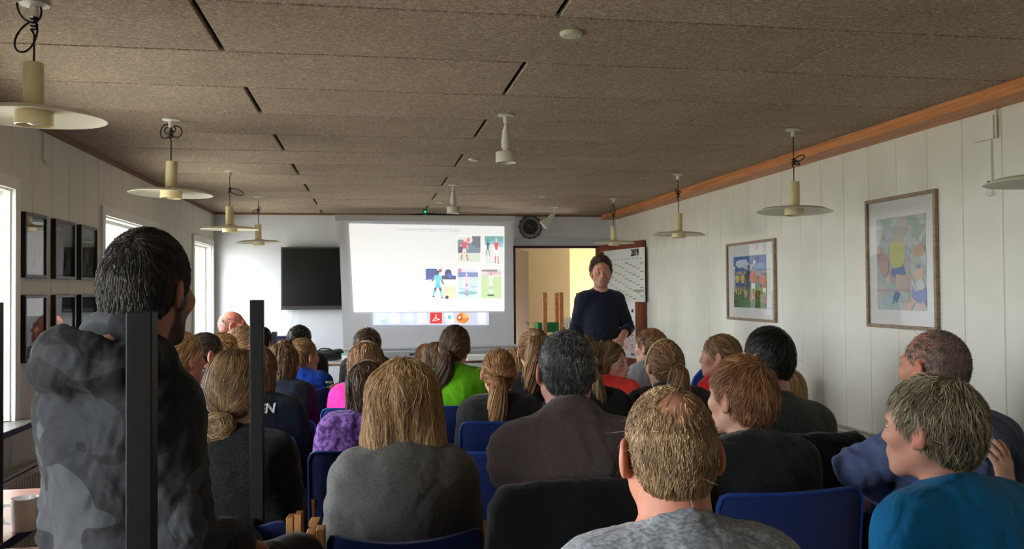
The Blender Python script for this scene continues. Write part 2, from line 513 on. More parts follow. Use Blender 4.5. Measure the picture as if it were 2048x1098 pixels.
for i, (a, b) in enumerate(WIN):
    w = MB()
    t = .035
    x0, x1 = X_L - .12, X_L - .07
    w.box((x0, a, WZ0), (x1, a + t, WZ1)).box((x0, b - t, WZ0), (x1, b, WZ1)).box((x0, a + t, WZ1 - t), (x1, b - t, WZ1)).box((x0, a + t, WZ0), (x1, b - t, WZ0 + t))
    wf = w.build('window_%d' % (i + 1), M_WHITE); tag(wf, 'white framed window in the left wall, number %d from the viewer' % i if i else 'white framed window in the left wall beside the viewer', kind='structure')
    c = MB(); q = .065
    xa, xb = X_L - .005, X_L + .018
    c.box((xa, a - q, WZ0 - .02), (xb, a, WZ1 + q)).box((xa, b, WZ0 - .02), (xb, min(b + q, Y_B - .001), WZ1 + q)).box((xa, a, WZ1), (xb, b, WZ1 + q))
    c.box((X_L - .07, a - .0, WZ0), (xa, a + .012, WZ1)).box((X_L - .07, b - .012, WZ0), (xa, b, WZ1)).box((X_L - .07, a + .012, WZ1 - .012), (xa, b - .012, WZ1))
    c.build('window_frame', M_WHITE, wf)
    MB().box((X_L - .097, a + t, WZ0 + t), (X_L - .093, b - t, WZ1 - t)).build('pane', M_GLASS, wf)
    s_ = MB().box((X_L - .07, a - .08, WZ0 - .035), (X_L + .12, min(b + .08, Y_B - .001), WZ0 - .003)).bevel(.003, 1).build('window_sill', noisy('slate_sill', (52, 50, 48), (88, 86, 82), 30, rough=.35), wf)

# corridor behind the doorway
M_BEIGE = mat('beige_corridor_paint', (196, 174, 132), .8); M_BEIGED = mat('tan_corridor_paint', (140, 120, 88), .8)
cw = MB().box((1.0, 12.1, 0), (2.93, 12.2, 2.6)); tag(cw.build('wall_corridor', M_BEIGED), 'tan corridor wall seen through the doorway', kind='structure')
cw = MB().box((2.85, 13.3, 0), (4.6, 13.4, 2.6)).box((2.93, 12.2, 0), (2.86, 13.3, 2.6)).box((4.5, 10.62, 0), (4.6, 13.4, 2.6)).box((1.0, 10.62, 0), (1.1, 12.1, 2.6)).box((3.3, 10.62, 0), (4.6, 10.66, 2.6)).box((1.0, 10.62, 2.46), (4.6, 10.66, 2.6))  # front pieces are unseen, added to close off leaking sky light
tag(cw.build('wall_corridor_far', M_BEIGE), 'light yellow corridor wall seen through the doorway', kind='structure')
tag(MB().box((1.0, 10.62, 2.56), (4.6, 13.4, 2.66)).build('ceiling_corridor', M_WHITE), 'corridor ceiling', kind='structure')
# door frame and leaves
df = MB().box((DOOR[0], Y_B - .01, 0), (DOOR[0] + .03, Y_B + .12, DOOR[2])).box((DOOR[1] - .03, Y_B - .01, 0), (DOOR[1], Y_B + .12, DOOR[2])).box((DOOR[0] + .03, Y_B - .01, DOOR[2] - .03), (DOOR[1] - .03, Y_B + .12, DOOR[2]))
tag(df.build('trim_5', M_DARKWOOD), 'dark wooden frame of the doorway', kind='structure')
d1 = empty('door_1', (DOOR[0] + .03, Y_B + .13, 0), math.atan2(.9, .36)); tag(d1, 'dark brown door leaf swung into the corridor beside the screen', 'door', kind='structure')
MB().box((0, -.02, .01), (.9, .02, DOOR[2] - .03)).build('door_leaf', M_DARKWOOD, d1)
MB().cyl((.82, -.02, 1.02), (.82, -.06, 1.02), .009).cyl((.82, -.055, 1.02), (.7, -.055, 1.02), .009).build('door_handle', M_STEEL, d1, True)
# right leaf, opened into the room
hx, hy_ = DOOR[1] - .02, Y_B - .03
ang = math.atan2(-1.2, .195)
d2 = empty('door_2', (hx, hy_, 0), ang); tag(d2, 'reddish brown teak door leaf opened against the right corner with posters', 'door', kind='structure')
MB().box((0, -.02, .01), (1.215, .02, DOOR[2] - .0)).build('door_leaf', M_DOORWOOD, d2)
MB().cyl((1.15, -.02, 1.02), (1.15, -.06, 1.02), .009).cyl((1.15, -.055, 1.02), (1.03, -.055, 1.02), .009).build('door_handle', M_STEEL, d2, True)

# world outside: unseen ground, kept pale to bounce daylight onto the ceiling
tag(MB().box((-60, -40, -.6), (X_L - .3, 60, -.5)).build('ground_outside', noisy('paving', (178, 174, 160), (196, 192, 180), 2)), 'unseen paving outside the windows, pale to bounce light inside', kind='structure')
# ------------------------------------------------------------------ people
SKIN = mat('skin', (200, 150, 125), .55, attr=True, spec=.35)
bsdf(SKIN).inputs['Subsurface Weight'].default_value = .08
bsdf(SKIN).inputs['Subsurface Radius'].default_value = (.012, .004, .002)
bsdf(SKIN).inputs['Subsurface Scale'].default_value = 1.0
HAIR = mat('hair', (120, 90, 60), .5, attr=True, spec=.45)
EYE = mat('eye', (200, 200, 200), .15, attr=True, spec=.6)

def cloth_mat(name, c1, c2=None, scale=240, bump=.25, fold=.35, sheen=.15, lo=.35, hi=.65, rough=.85, stretch=(1, 1, 1)):
    """woven or knitted cloth: fine colour grain plus soft creases"""
    if name in MATS: return MATS[name]
    c2 = c2 or tuple(min(255, v * 1.12 + 3) for v in c1)
    m = noisy(name, c1, c2, scale=scale, detail=2, rough=rough, bump=bump, bdist=.0015, stretch=stretch, sheen=sheen, lo=lo, hi=hi, spec=.25)
    tc = nd(m, 'ShaderNodeTexCoord')
    fz = nd(m, 'ShaderNodeTexNoise'); fz.inputs['Scale'].default_value = 7.5; fz.inputs['Detail'].default_value = 2.5; fz.inputs['Distortion'].default_value = 1.4
    b2 = nd(m, 'ShaderNodeBump'); b2.inputs['Strength'].default_value = fold; b2.inputs['Distance'].default_value = .035
    b1 = [n for n in m.node_tree.nodes if n.type == 'BUMP' and n != b2][0]
    lk(m, tc.outputs['Object'], fz.inputs[0]); lk(m, fz.outputs[0], b2.inputs['Height']); lk(m, b2.outputs[0], b1.inputs['Normal'])
    return m

def head_prims(hs=1.0, child=0.0, fem=0.0, jaw=1.0, neck=None, neck_r=.054, ear=1.0):
    """head in its own frame: centre between ears, facing +Y, chin about -.12"""
    P = []
    P += [ell((0, -.012, .034), (.0765, .098, .089), k=.02), ell((0, .036, -.03), (.060, .062, .082), k=.03)]
    j = jaw * (1 - .12 * fem - .1 * child)
    for s in (-1, 1):
        P += [cap((s * .055 * j, .0, -.052), (s * .022 * j, .072, -.094), .020, .016, k=.03)]
        P += [ell((s * .046, .062, -.016), (.024, .026, .022), k=.03)]
    P += [ell((0, .078, -.098), (.021 * j + .004, .019, .018), k=.025)]
    P += [cap((-.034, .086, .026), (.034, .086, .026), .0115, k=.018)]
    for s in (-1, 1): P += [ell((s * .032, .106, .004), (.021, .022, .014), k=.016, op='-')]
    nl = 1 - .18 * fem - .3 * child
    P += [cap((0, .094, .014), (0, .094 + .026 * nl, -.028), .0075, .0105, k=.012)]
    for s in (-1, 1): P += [ell((s * .0115, .100 + .008 * nl, -.031), (.0085, .010, .0075), k=.008)]
    P += [ell((0, .088, -.060), (.028, .018, .022), k=.02)]
    P += [cap((-.023, .0955, -.0555), (.023, .0955, -.0555), .0046, k=.006), cap((0, .0985, -.0545), (0, .0985, -.0545), .0052, k=.008), cap((-.019, .097, -.0650), (.019, .097, -.0650), .0052, k=.006)]
    for s in (-1, 1):
        R = np.array(Matrix.Rotation(s * .38, 3, 'Z') @ Matrix.Rotation(-.18, 3, 'X'))
        P += [ell((s * (.0825 + (ear - 1) * .03), -.010, -.002), (.0095, .021 * ear, .033 * ear), k=.008, R=R)]
        P += [ell((s * (.0925 + (ear - 1) * .03), -.004, .004), (.0075, .0115, .019), k=.005, op='-', R=R)]
        P += [ell((s * .080, .002, -.028), (.007, .009, .010), k=.008)]
    n0 = np.array((0, -.018, -.05)); n1 = np.array(neck if neck is not None else (0, -.05, -.2))
    P += [cap(n0, n1, neck_r * .98, neck_r * 1.08, k=.03)]
    return P

def skin_cols(V, base, hair_c, beard=0.0, fem=0.0):
    """local colour of the face in head coordinates"""
    C = np.tile(np.array(lin(base)), (len(V), 1))
    x, y, z = V.T
    def blob(cx, cy, cz, r, col, w, sym=True):
        ax = np.abs(x) if sym else x
        d = np.sqrt(((ax - cx) / r[0]) ** 2 + ((y - cy) / r[1]) ** 2 + ((z - cz) / r[2]) ** 2)
        k = np.clip(1.6 - d * 1.6, 0, 1)[:, None] * w
        C[:] = C * (1 - k) + np.array(lin(col)) * k
    red = tuple(np.clip((base[0] * 1.0, base[1] * .78, base[2] * .75), 0, 255))
    blob(.045, .07, -.02, (.026, .04, .024), red, .5)
    blob(0, .12, -.028, (.016, .03, .014), red, .45)
    blob(.085, -.01, 0, (.016, .05, .05), red, .7)
    blob(.034, .1, .0315, (.021, .03, .0048), hair_c, .75 * (1 - .3 * fem))
    lip = (min(base[0], 176) * .92, base[1] * .55, base[2] * .55)
    blob(0, .1, -.0600, (.029, .02, .0105), lip, .85)
    blob(0, .1, -.0600, (.024, .02, .0022), (70, 36, 34), .7)
    if beard > 0:
        k = np.clip((-.034 - z) / .02, 0, 1) * np.clip((y + .02) / .03, 0, 1) * beard
        k2 = np.clip((.075 - np.abs(y - .01) * 2.4) / .02, 0, 1) * np.clip((z + .13) / .02, 0, 1) * np.clip((.0 - z) / .02, 0, 1) * beard * (np.abs(x) > .045)
        k = np.maximum(k, k2)
        lipm = np.exp(-((x / .024) ** 2 + ((z + .06) / .011) ** 2) * 1.2)
        k = (k * (1 - lipm * .8))[:, None]
        C = C * (1 - k) + np.array(lin(hair_c)) * k
    return C

def eyes(hs=1.0, iris=(70, 90, 100), look=0.0):
    out = []
    n, m_ = 14, 10
    for s in (-1, 1):
        V, Q, C = [], [], []
        for i in range(m_ + 1):
            th = math.pi * i / m_
            for j in range(n):
                ph = 2 * math.pi * j / n
                V.append((math.sin(th) * math.cos(ph), math.cos(th), math.sin(th) * math.sin(ph)))
                C.append(lin((12, 12, 12)) if th < .3 else (lin(iris) if th < .62 else lin((205, 200, 195))))
        for i in range(m_):
            for j in range(n): Q.append((i * n + j, i * n + (j + 1) % n, (i + 1) * n + (j + 1) % n, (i + 1) * n + j))
        V = np.array(V) * .0118
        Rz = np.array(Matrix.Rotation(look, 3, 'Z'))
        out.append((V @ Rz.T + np.array((s * .0315, .0835, .005)), np.array(Q), np.array(C)))
    return out
def lids(base):
    """upper and lower eyelids as bent strips just in front of the eyeballs"""
    out = []
    for s in (-1, 1):
        for up in (1, -1):
            V, Q = [], []
            N = 9; K = 4
            for i in range(N):
                a = -1.25 + 2.5 * i / (N - 1)
                for k in range(K):
                    t = k / (K - 1)
                    el = (.20 + .95 * t) if up > 0 else -(.24 + .9 * t)
                    el *= math.cos(a * .85) ** .5 if abs(a) < 1.5 else .5
                    r = .0132
                    V.append((s * .0315 + r * math.sin(a) * math.cos(el), .0835 + r * math.cos(a) * math.cos(el), .005 + r * math.sin(el)))
            for i in range(N - 1):
                for k in range(K - 1): Q.append((i * K + k, (i + 1) * K + k, (i + 1) * K + k + 1, i * K + k + 1))
            c = tuple(v * .86 for v in base)
            out.append((np.array(V), np.array(Q), np.array(lin(c))))
    return out

# ---- hair
def strands(P0, N0, flow, F, n_seg, length, width, cols, rng, lift=(0, .004), wave=.0, taper=True, free_z=None, grav=0.0, base_off=0.0, wvar=.5, lock=0.35, lockf=60, bad=None, amp=0.0, longl=False, thinf=None):
    """ribbons that start at P0 and follow the flow field along the surface F=0"""
    n = len(P0)
    P = P0.copy(); N = N0.copy()
    L = length * rng.uniform(.55, 1.15, n)
    off0 = rng.uniform(lift[0], lift[1] * .5 + lift[0], n) + base_off; off1 = rng.uniform(lift[0], lift[1], n) + base_off
    rs = rng.normal(size=(n, 3)) * .16
    lk_ = np.stack([wob(P0, 11, lockf), wob(P0, 12, lockf), wob(P0, 13, lockf)], 1) * lock
    pts = [P.copy()]; nor = [N.copy()]
    V = np.zeros_like(P)
    for s in range(n_seg):
        v = flow(P) + rs + lk_
        if wave: v = v + wave * np.stack([wob(P, 21, 45), wob(P, 22, 45), wob(P, 23, 45)], 1)
        free = np.zeros(n, bool) if free_z is None else (P[:, 2] < free_z)
        vt = v - (v * N).sum(1)[:, None] * N
        v = np.where(free[:, None], v * .35 + np.array((0, 0, -1.)), vt)
        v /= np.maximum(np.linalg.norm(v, axis=1), 1e-6)[:, None]
        P = P + v * (L / n_seg)[:, None]
        e = 1e-3
        d0 = field(F, P)
        g = np.stack([field(F, P + np.eye(3)[i] * e) - d0 for i in range(3)], 1) / e
        g /= np.maximum(np.linalg.norm(g, axis=1), 1e-6)[:, None]
        t = (s + 1) / n_seg
        off = off0 * (1 - t) + off1 * t
        if amp: off = off + amp * (wob(P * np.array((1, 1, .12)), 31, 95))
        corr = np.clip(off - d0, -.02, .02)
        corr = np.where(free, 0, corr)
        P = P + g * corr[:, None]
        N = np.where(free[:, None], N, g)
        pts.append(P.copy()); nor.append(N.copy())
    if bad is not None or thinf is not None:
        ok = np.ones(n, bool)
        if bad is not None: ok &= ~np.any([bad(q) for q in pts[1:]], axis=0)
        if thinf is not None: ok &= ~(np.max([thinf(q) for q in pts[1:]], axis=0) * .97 > rng.rand(n))
        pts = [q[ok] for q in pts]; nor = [q[ok] for q in nor]; P0 = P0[ok]; n = int(ok.sum())
    hc = hair_cols(P0 * (np.array((1, 1, .15)) if longl else 1.0), cols, rng, n, 80 if longl else 38)
    return ribbons(pts, nor, width * rng.uniform(1 - wvar, 1 + wvar, n), hc, taper, rng)
def hair_cols(P0, cols, rng, n, f=38):
    dk, md, lt = [np.array(lin(c)) for c in cols]
    a = .5 + .34 * wob(P0, 5, f) + rng.normal(size=n) * .24
    a = np.clip(a, 0, 1)[:, None]
    return np.where(a < .5, dk + (md - dk) * a * 2, md + (lt - md) * (a * 2 - 1))
def ribbons(pts, nor, width, col, taper, rng):
    n = len(pts[0]); k = len(pts)
    V = np.zeros((n, k, 2, 3)); tilt = rng.uniform(-.9, .9, n)
    for s in range(k):
        a, b = pts[max(s - 1, 0)], pts[min(s + 1, k - 1)]
        t = b - a; t /= np.maximum(np.linalg.norm(t, axis=1), 1e-9)[:, None]
        sd = np.cross(t, nor[s]); sd /= np.maximum(np.linalg.norm(sd, axis=1), 1e-9)[:, None]
        up = np.cross(sd, t)
        sd = sd * np.cos(tilt)[:, None] + up * np.sin(tilt)[:, None]
        u = s / (k - 1)
        w = width * ((1.0 if u < .6 else (1.15 - u) / .55) if taper else 1.0)
        V[:, s, 0] = pts[s] - sd * (w / 2)[:, None]; V[:, s, 1] = pts[s] + sd * (w / 2)[:, None]
    base = (np.arange(n) * k * 2)[:, None]
    q = np.array([[s * 2, s * 2 + 1, s * 2 + 3, s * 2 + 2] for s in range(k - 1)])
    Q = (base[:, :, None] + q[None]).reshape(-1, 4)
    C = np.repeat(col, k * 2, axis=0)
    return V.reshape(-1, 3), Q, C
def tail_strands(path, radii, n, width, cols, rng, seg=7, messy=.15, flat=1.0, cut=.75):
    path = np.array(path, float); radii = np.array(radii, float)
    u = np.linspace(0, 1, len(path)); T = np.linspace(0, 1, seg + 1)
    r = np.sqrt(rng.uniform(.45, 1, n)); a = rng.uniform(0, 2 * np.pi, n)
    ends = rng.uniform(cut, 1.0, n)
    pts, nor = [], []
    jx = rng.normal(size=(n, 3)) * messy
    for t in T:
        tt = t * ends
        c = np.stack([np.interp(tt, u, path[:, i]) for i in range(3)], 1)
        c2 = np.stack([np.interp(np.minimum(tt + .05, 1.02), u, path[:, i]) for i in range(3)], 1)
        rad = np.interp(tt, u, radii)
        d = c2 - c; d /= np.maximum(np.linalg.norm(d, axis=1), 1e-6)[:, None]
        s1 = np.cross(d, np.array((0.05, 1.0, .02))); s1 /= np.maximum(np.linalg.norm(s1, axis=1), 1e-6)[:, None]
        s2 = np.cross(d, s1)
        aw = a + .5 * np.sin(tt * 5 + a * 2)
        o = (s1 * np.cos(aw)[:, None] + s2 * (np.sin(aw) * flat)[:, None])
        pts.append(c + o * (rad * r)[:, None] + jx * (tt * rad)[:, None]); nor.append(o)
    C = hair_cols(np.stack([np.cos(a), np.sin(a), r], 1) * .05, cols, rng, n)
    return ribbons(pts, nor, width * rng.uniform(.5, 1.5, n), C, True, rng)

def make_hair(st, cols, D, rng, skin=(200, 150, 125)):
    """st: dict style=short|long|bob|tail|bun|fringe|pixie ; D = density factor"""
    style = st['style']
    vol = st.get('vol', .008)
    tz = st.get('top', 0.0)
    F = [ell((0, -.012, .034 + tz * .3), (.0765 + vol, .098 + vol * 1.1, .089 + vol + tz), k=.02)]
    back = st.get('back', .0)
    F += [ell((0, -.05, -.005), (.068 + vol * .8, .056 + vol + back, .085), k=.03)]
    nape = st.get('nape', -.085); fh = st.get('fore', .066); fy = st.get('forey', .092)
    a = np.array((0, fy, fh)); b = np.array((0, -.062, nape)); d = b - a
    nrm = np.array((0, -d[2], d[1])); nrm = nrm if nrm[1] > 0 else -nrm
    cuts = [half(a, nrm, .012)]
    shell = list(F)
    ladd = []
    if style == 'long':
        L = st.get('len', .2); w = st.get('w', .095); dp = st.get('dp', .075); cy = st.get('cy', -.03)
        ladd = [cap((0, cy, .02), (st.get('sx', 0), cy - st.get('by', .02), -L + w * .45), w * .82, w * .95, k=.05)]
        # flatten front-back by adding two side lobes instead of a round tube
        ladd = [cap((s * (w - dp), cy, .03), (s * (w - dp) * st.get('flare', 1.05) + st.get('sx', 0), cy - st.get('by', .02), -L + dp * .3), dp * .92, dp, k=.04) for s in (-1, 1)] if w > dp else ladd
        F = F + ladd
        fc = [ell((0, .115, -.05), (st.get('fw', .07), .095, .125), k=.02, op='-')]
        if st.get('nf', 0): fc += []
        shell = F + [ell((0, .115, -.045), (st.get('fw', .07), .10, .115), k=.015, op='-'), half((0, 0, -L + st.get('rag', .035)), (0, 0, -1), .01)]
        if not st.get('round'):
            pass
    else:
        shell = F + cuts
        if style in ('short', 'fringe', 'pixie'):
            for s in (-1, 1):
                shell += [ell((s * .085, .004, -.012), (.028, .022, .034), k=.006, op='-')]
            if st.get('sideburn', 1):
                pass
    if style == 'fringe':
        shell += [ell((0, .005 + st.get('bx', 0), .10), (st.get('bald', .062), .10, .06), k=.01, op='-')]
    h = .007 if D > .6 else .010
    V, Q = solid(shell, h)
    V = relax(V, Q, 1)
    N = vnormals(V, Q)
    if style != 'long':
        nh = nrm / np.linalg.norm(nrm)
        t_ = -(V - a) @ nh; kk = np.clip(1 - t_ / .028, 0, 1) * (V[:, 1] > -.05)
        Fh = [ell((0, -.012, .034), (.0765, .098, .089))]
        e_ = 1e-3; d0 = field(Fh, V); gg = np.stack([field(Fh, V + np.eye(3)[i] * e_) - d0 for i in range(3)], 1) / e_
        V = V - gg * ((np.clip(d0, -.01, .04) - .0005) * kk)[:, None]
    parts = []
    dk, md, lt = cols
    core = tuple(np.array(dk) * .8 + np.array(md) * .2)
    cc = np.array(lin(core)); 
    amp = st.get('amp', .0)
    if amp: V = V + N * (amp * wob(V * np.array((1, 1, .12)), 31, 95))[:, None]
    cv = np.tile(cc, (len(V), 1)); sc = np.array(lin(skin))
    def thin(X):
        k = np.zeros(len(X))
        for c_, r_, a_ in st.get('thin', []):
            k = np.maximum(k, a_ * np.clip(1.5 - 1.2 * np.linalg.norm((X - np.array(c_)) / np.array(r_), axis=1) + .12 * wob(X, 6, 120), 0, 1))
        return k
    kt = thin(V)[:, None]; kb = st.get('scalp', 0.0); kt = np.maximum(kt, kb)
    cv = cv * (1 - kt) + sc * kt
    parts.append((V - N * .0015, Q, cv))
    n = int(st.get('n', {'short': 9000, 'fringe': 7000, 'pixie': 9000, 'long': 7000, 'tail': 6000, 'bun': 6000}[style]) * D)
    idx = rng.randint(0, len(V), n)
    P0 = V[idx] + rng.normal(size=(n, 3)) * h * .45; N0 = N[idx].copy()
    keep = rng.rand(n) > thin(P0) * .93
    P0, N0 = P0[keep], N0[keep]
    if style != 'long':
        # seeds must not come from the cut faces (they look into the head)
        dd = np.abs(field(F, P0)); t2 = -(P0 - a) @ (nrm / np.linalg.norm(nrm)); ok = (dd < .006) | ((t2 > .003) & (t2 < .035) & (P0[:, 1] > -.04) & (N0 @ (nrm / np.linalg.norm(nrm)) < .9))
        P0, N0 = P0[ok], N0[ok]
    w = st.get('sw', .00115) * (1.0 if D > .6 else (1.9 if D > .25 else 2.6))
    if style in ('short', 'fringe', 'pixie'):
        cr = np.array(st.get('crown', (0.01, -.075, .105)))
        ln = st.get('slen', .026); lf = st.get('lift', .008)
        comb = np.array(st.get('comb', (0, .0, -.35)))
        def flow(p):
            v = p - cr; v = v / np.maximum(np.linalg.norm(v, axis=1), 1e-6)[:, None]
            return v * st.get('cw', 1.0) + comb
        seg = 4 if ln > .04 else 3
        parts.append(strands(P0, N0, flow, F, seg, ln, w, cols, rng, lift=(-.001, lf), lock=st.get('lock', .5), wave=st.get('wave', 0.15), lockf=st.get('lockf', 90), bad=lambda q: (q - a) @ (nrm / np.linalg.norm(nrm)) > st.get('over', .016), thinf=thin if st.get('thin') else None))
    elif style == 'long':
        cr = np.array(st.get('crown', (0.0, -.03, .13)))
        up = P0[:, 2] > st.get('seedz', -.1)
        P0, N0 = P0[up], N0[up]
        def flow(p):
            v = p - cr; v[:, 2] *= .3; v = v / np.maximum(np.linalg.norm(v, axis=1), 1e-6)[:, None]
            wz = np.clip((p[:, 2] + .0) / .12, 0, 1)[:, None]
            o = v * wz * 1.0 + np.array((0, 0, -1.0)) * (1.15 - wz) + np.array((0, -.15, 0))
            fr = np.clip(p[:, 1] / .06, 0, 1) * np.clip((.14 - p[:, 2]) / .05, 0, 1)
            o[:, 0] += np.sign(p[:, 0] - .006) * 1.6 * fr; o[:, 1] -= .7 * fr
            return o
        fcn = np.array((0, .115, -.045)); frr = np.array((st.get('fw', .07) * .97, .10, .112))
        parts.append(strands(P0, N0, flow, F, 8 if D > .6 else 5, st.get('slen', .16), w * 1.1, cols, rng, lift=(-.001, st.get('lift', .008)), lock=st.get('lock', .22), wave=st.get('wave', .25), free_z=-st.get('len', .2) + .06, lockf=45, amp=amp, longl=True, bad=lambda q: np.linalg.norm((q - fcn) / frr, axis=1) < 1))
    else:
        tie = np.array(st['tie'])
        def flow(p):
            v = tie - p
            return v / np.maximum(np.linalg.norm(v, axis=1), 1e-6)[:, None] + np.array((0, -.12, 0))
        parts.append(strands(P0, N0, flow, F, 4, st.get('slen', .05), w, cols, rng, lift=(-.001, st.get('lift', .003)), lock=.12, wave=st.get('wave', .08)))
        if style == 'tail':
            path, rad = st['path'], st['rad']
            core_p = [cap(path[i], path[i + 1], rad[i] * .72, rad[i + 1] * .72, k=.012) for i in range(len(path) - 1)]
            tv, tq = solid(core_p, h)
            parts.append((tv, tq, cc))
            parts.append(tail_strands(path, rad, int(st.get('tn', 1700) * D) + 120, w * 1.25, cols, rng, messy=st.get('messy', .15), cut=st.get('cut', .7)))
        else:
            r = st.get('br', .035)
            bp = [ell(tie, (r, r * .85, r), k=.01), ell(tie + np.array((r * .35, -.0, r * .3)), (r * .7, r * .6, r * .6), k=.01), ell(tie + np.array((-r * .4, -.0, -r * .25)), (r * .65, r * .6, r * .6), k=.01)]
            bv, bq = solid(bp, h * .8); bn = vnormals(bv, bq)
            parts.append((bv, bq, cc))
            m = int(1500 * D) + 100
            i2 = rng.randint(0, len(bv), m)
            ax = np.array(st.get('bax', (.3, -1, .4))); ax = ax / np.linalg.norm(ax)
            def fl2(p):
                return np.cross(ax, p - tie) / r + .25 * rng.normal(size=p.shape)
            parts.append(strands(bv[i2], bn[i2], fl2, bp, 5, .06, w * 1.2, cols, rng, lift=(0, .006), lock=.4, wave=.4))
    # flyaway hairs
    fm = int(st.get('fly', 60) * D)
    if fm:
        i3 = rng.randint(0, len(V), fm)
        ps = [V[i3]]; dirs = N[i3] * .5 + rng.normal(size=(fm, 3)) * .5 + np.array((0, -.1, -.5))
        for s in range(4): ps.append(ps[-1] + dirs * .009); dirs = dirs * .9 + rng.normal(size=(fm, 3)) * .15 + np.array((0, 0, -.12))
        parts.append(ribbons(ps, [N[i3]] * 5, np.full(fm, .0007 if D > .6 else .001), np.tile(np.array(lin(lt)), (fm, 1)), True, rng))
    return cat_meshes(parts)

# ---- hands : frame with origin at wrist, fingers towards +X, palm facing -Z, thumb towards +Y*side
def hand_prims(side=1, curl=.5, spread=.06, k=.004):
    P = [ell((.045, 0, 0), (.048, .038, .015), k=.01), cap((0, 0, 0), (.02, 0, 0), .024, .026, k=.015), ell((.07, 0, .001), (.025, .040, .013), k=.01)]
    L = [.066, .076, .070, .055]
    for i in range(4):
        y = (.030 - .0205 * i) * side
        base = np.array((.082 - abs(i - 1.3) * .004, y, 0)); ang = 0; dirn = (.045 - .03 * i) * side + spread * (1.5 - i) * side * .3
        p = base; r = .0088 - (.001 if i == 3 else 0)
        c = curl * (1 + .18 * i)
        for j, f in enumerate((.45, .30, .25)):
            ang += c * (.55, .8, .6)[j]
            q = p + L[i] * f * np.array((math.cos(ang) * math.cos(dirn), math.cos(ang) * math.sin(dirn), -math.sin(ang)))
            P.append(cap(p, q, r, r * .92, k=k if j else .007)); p = q; r *= .93
    p = np.array((.022, .026 * side, -.004)); q = p + np.array((.030, .026 * side, -.012)); P.append(cap(p, q, .0125, .0105, k=.01))
    q2 = q + np.array((.028, .008 * side, -.010 - .01 * curl)); P.append(cap(q, q2, .0102, .0088, k=.004))
    return P
def frame(x, up):
    x = np.array(x, float); x /= np.linalg.norm(x); up = np.array(up, float)
    y = np.cross(up, x); y /= np.linalg.norm(y); z = np.cross(x, y)
    return np.stack([x, y, z], 1)

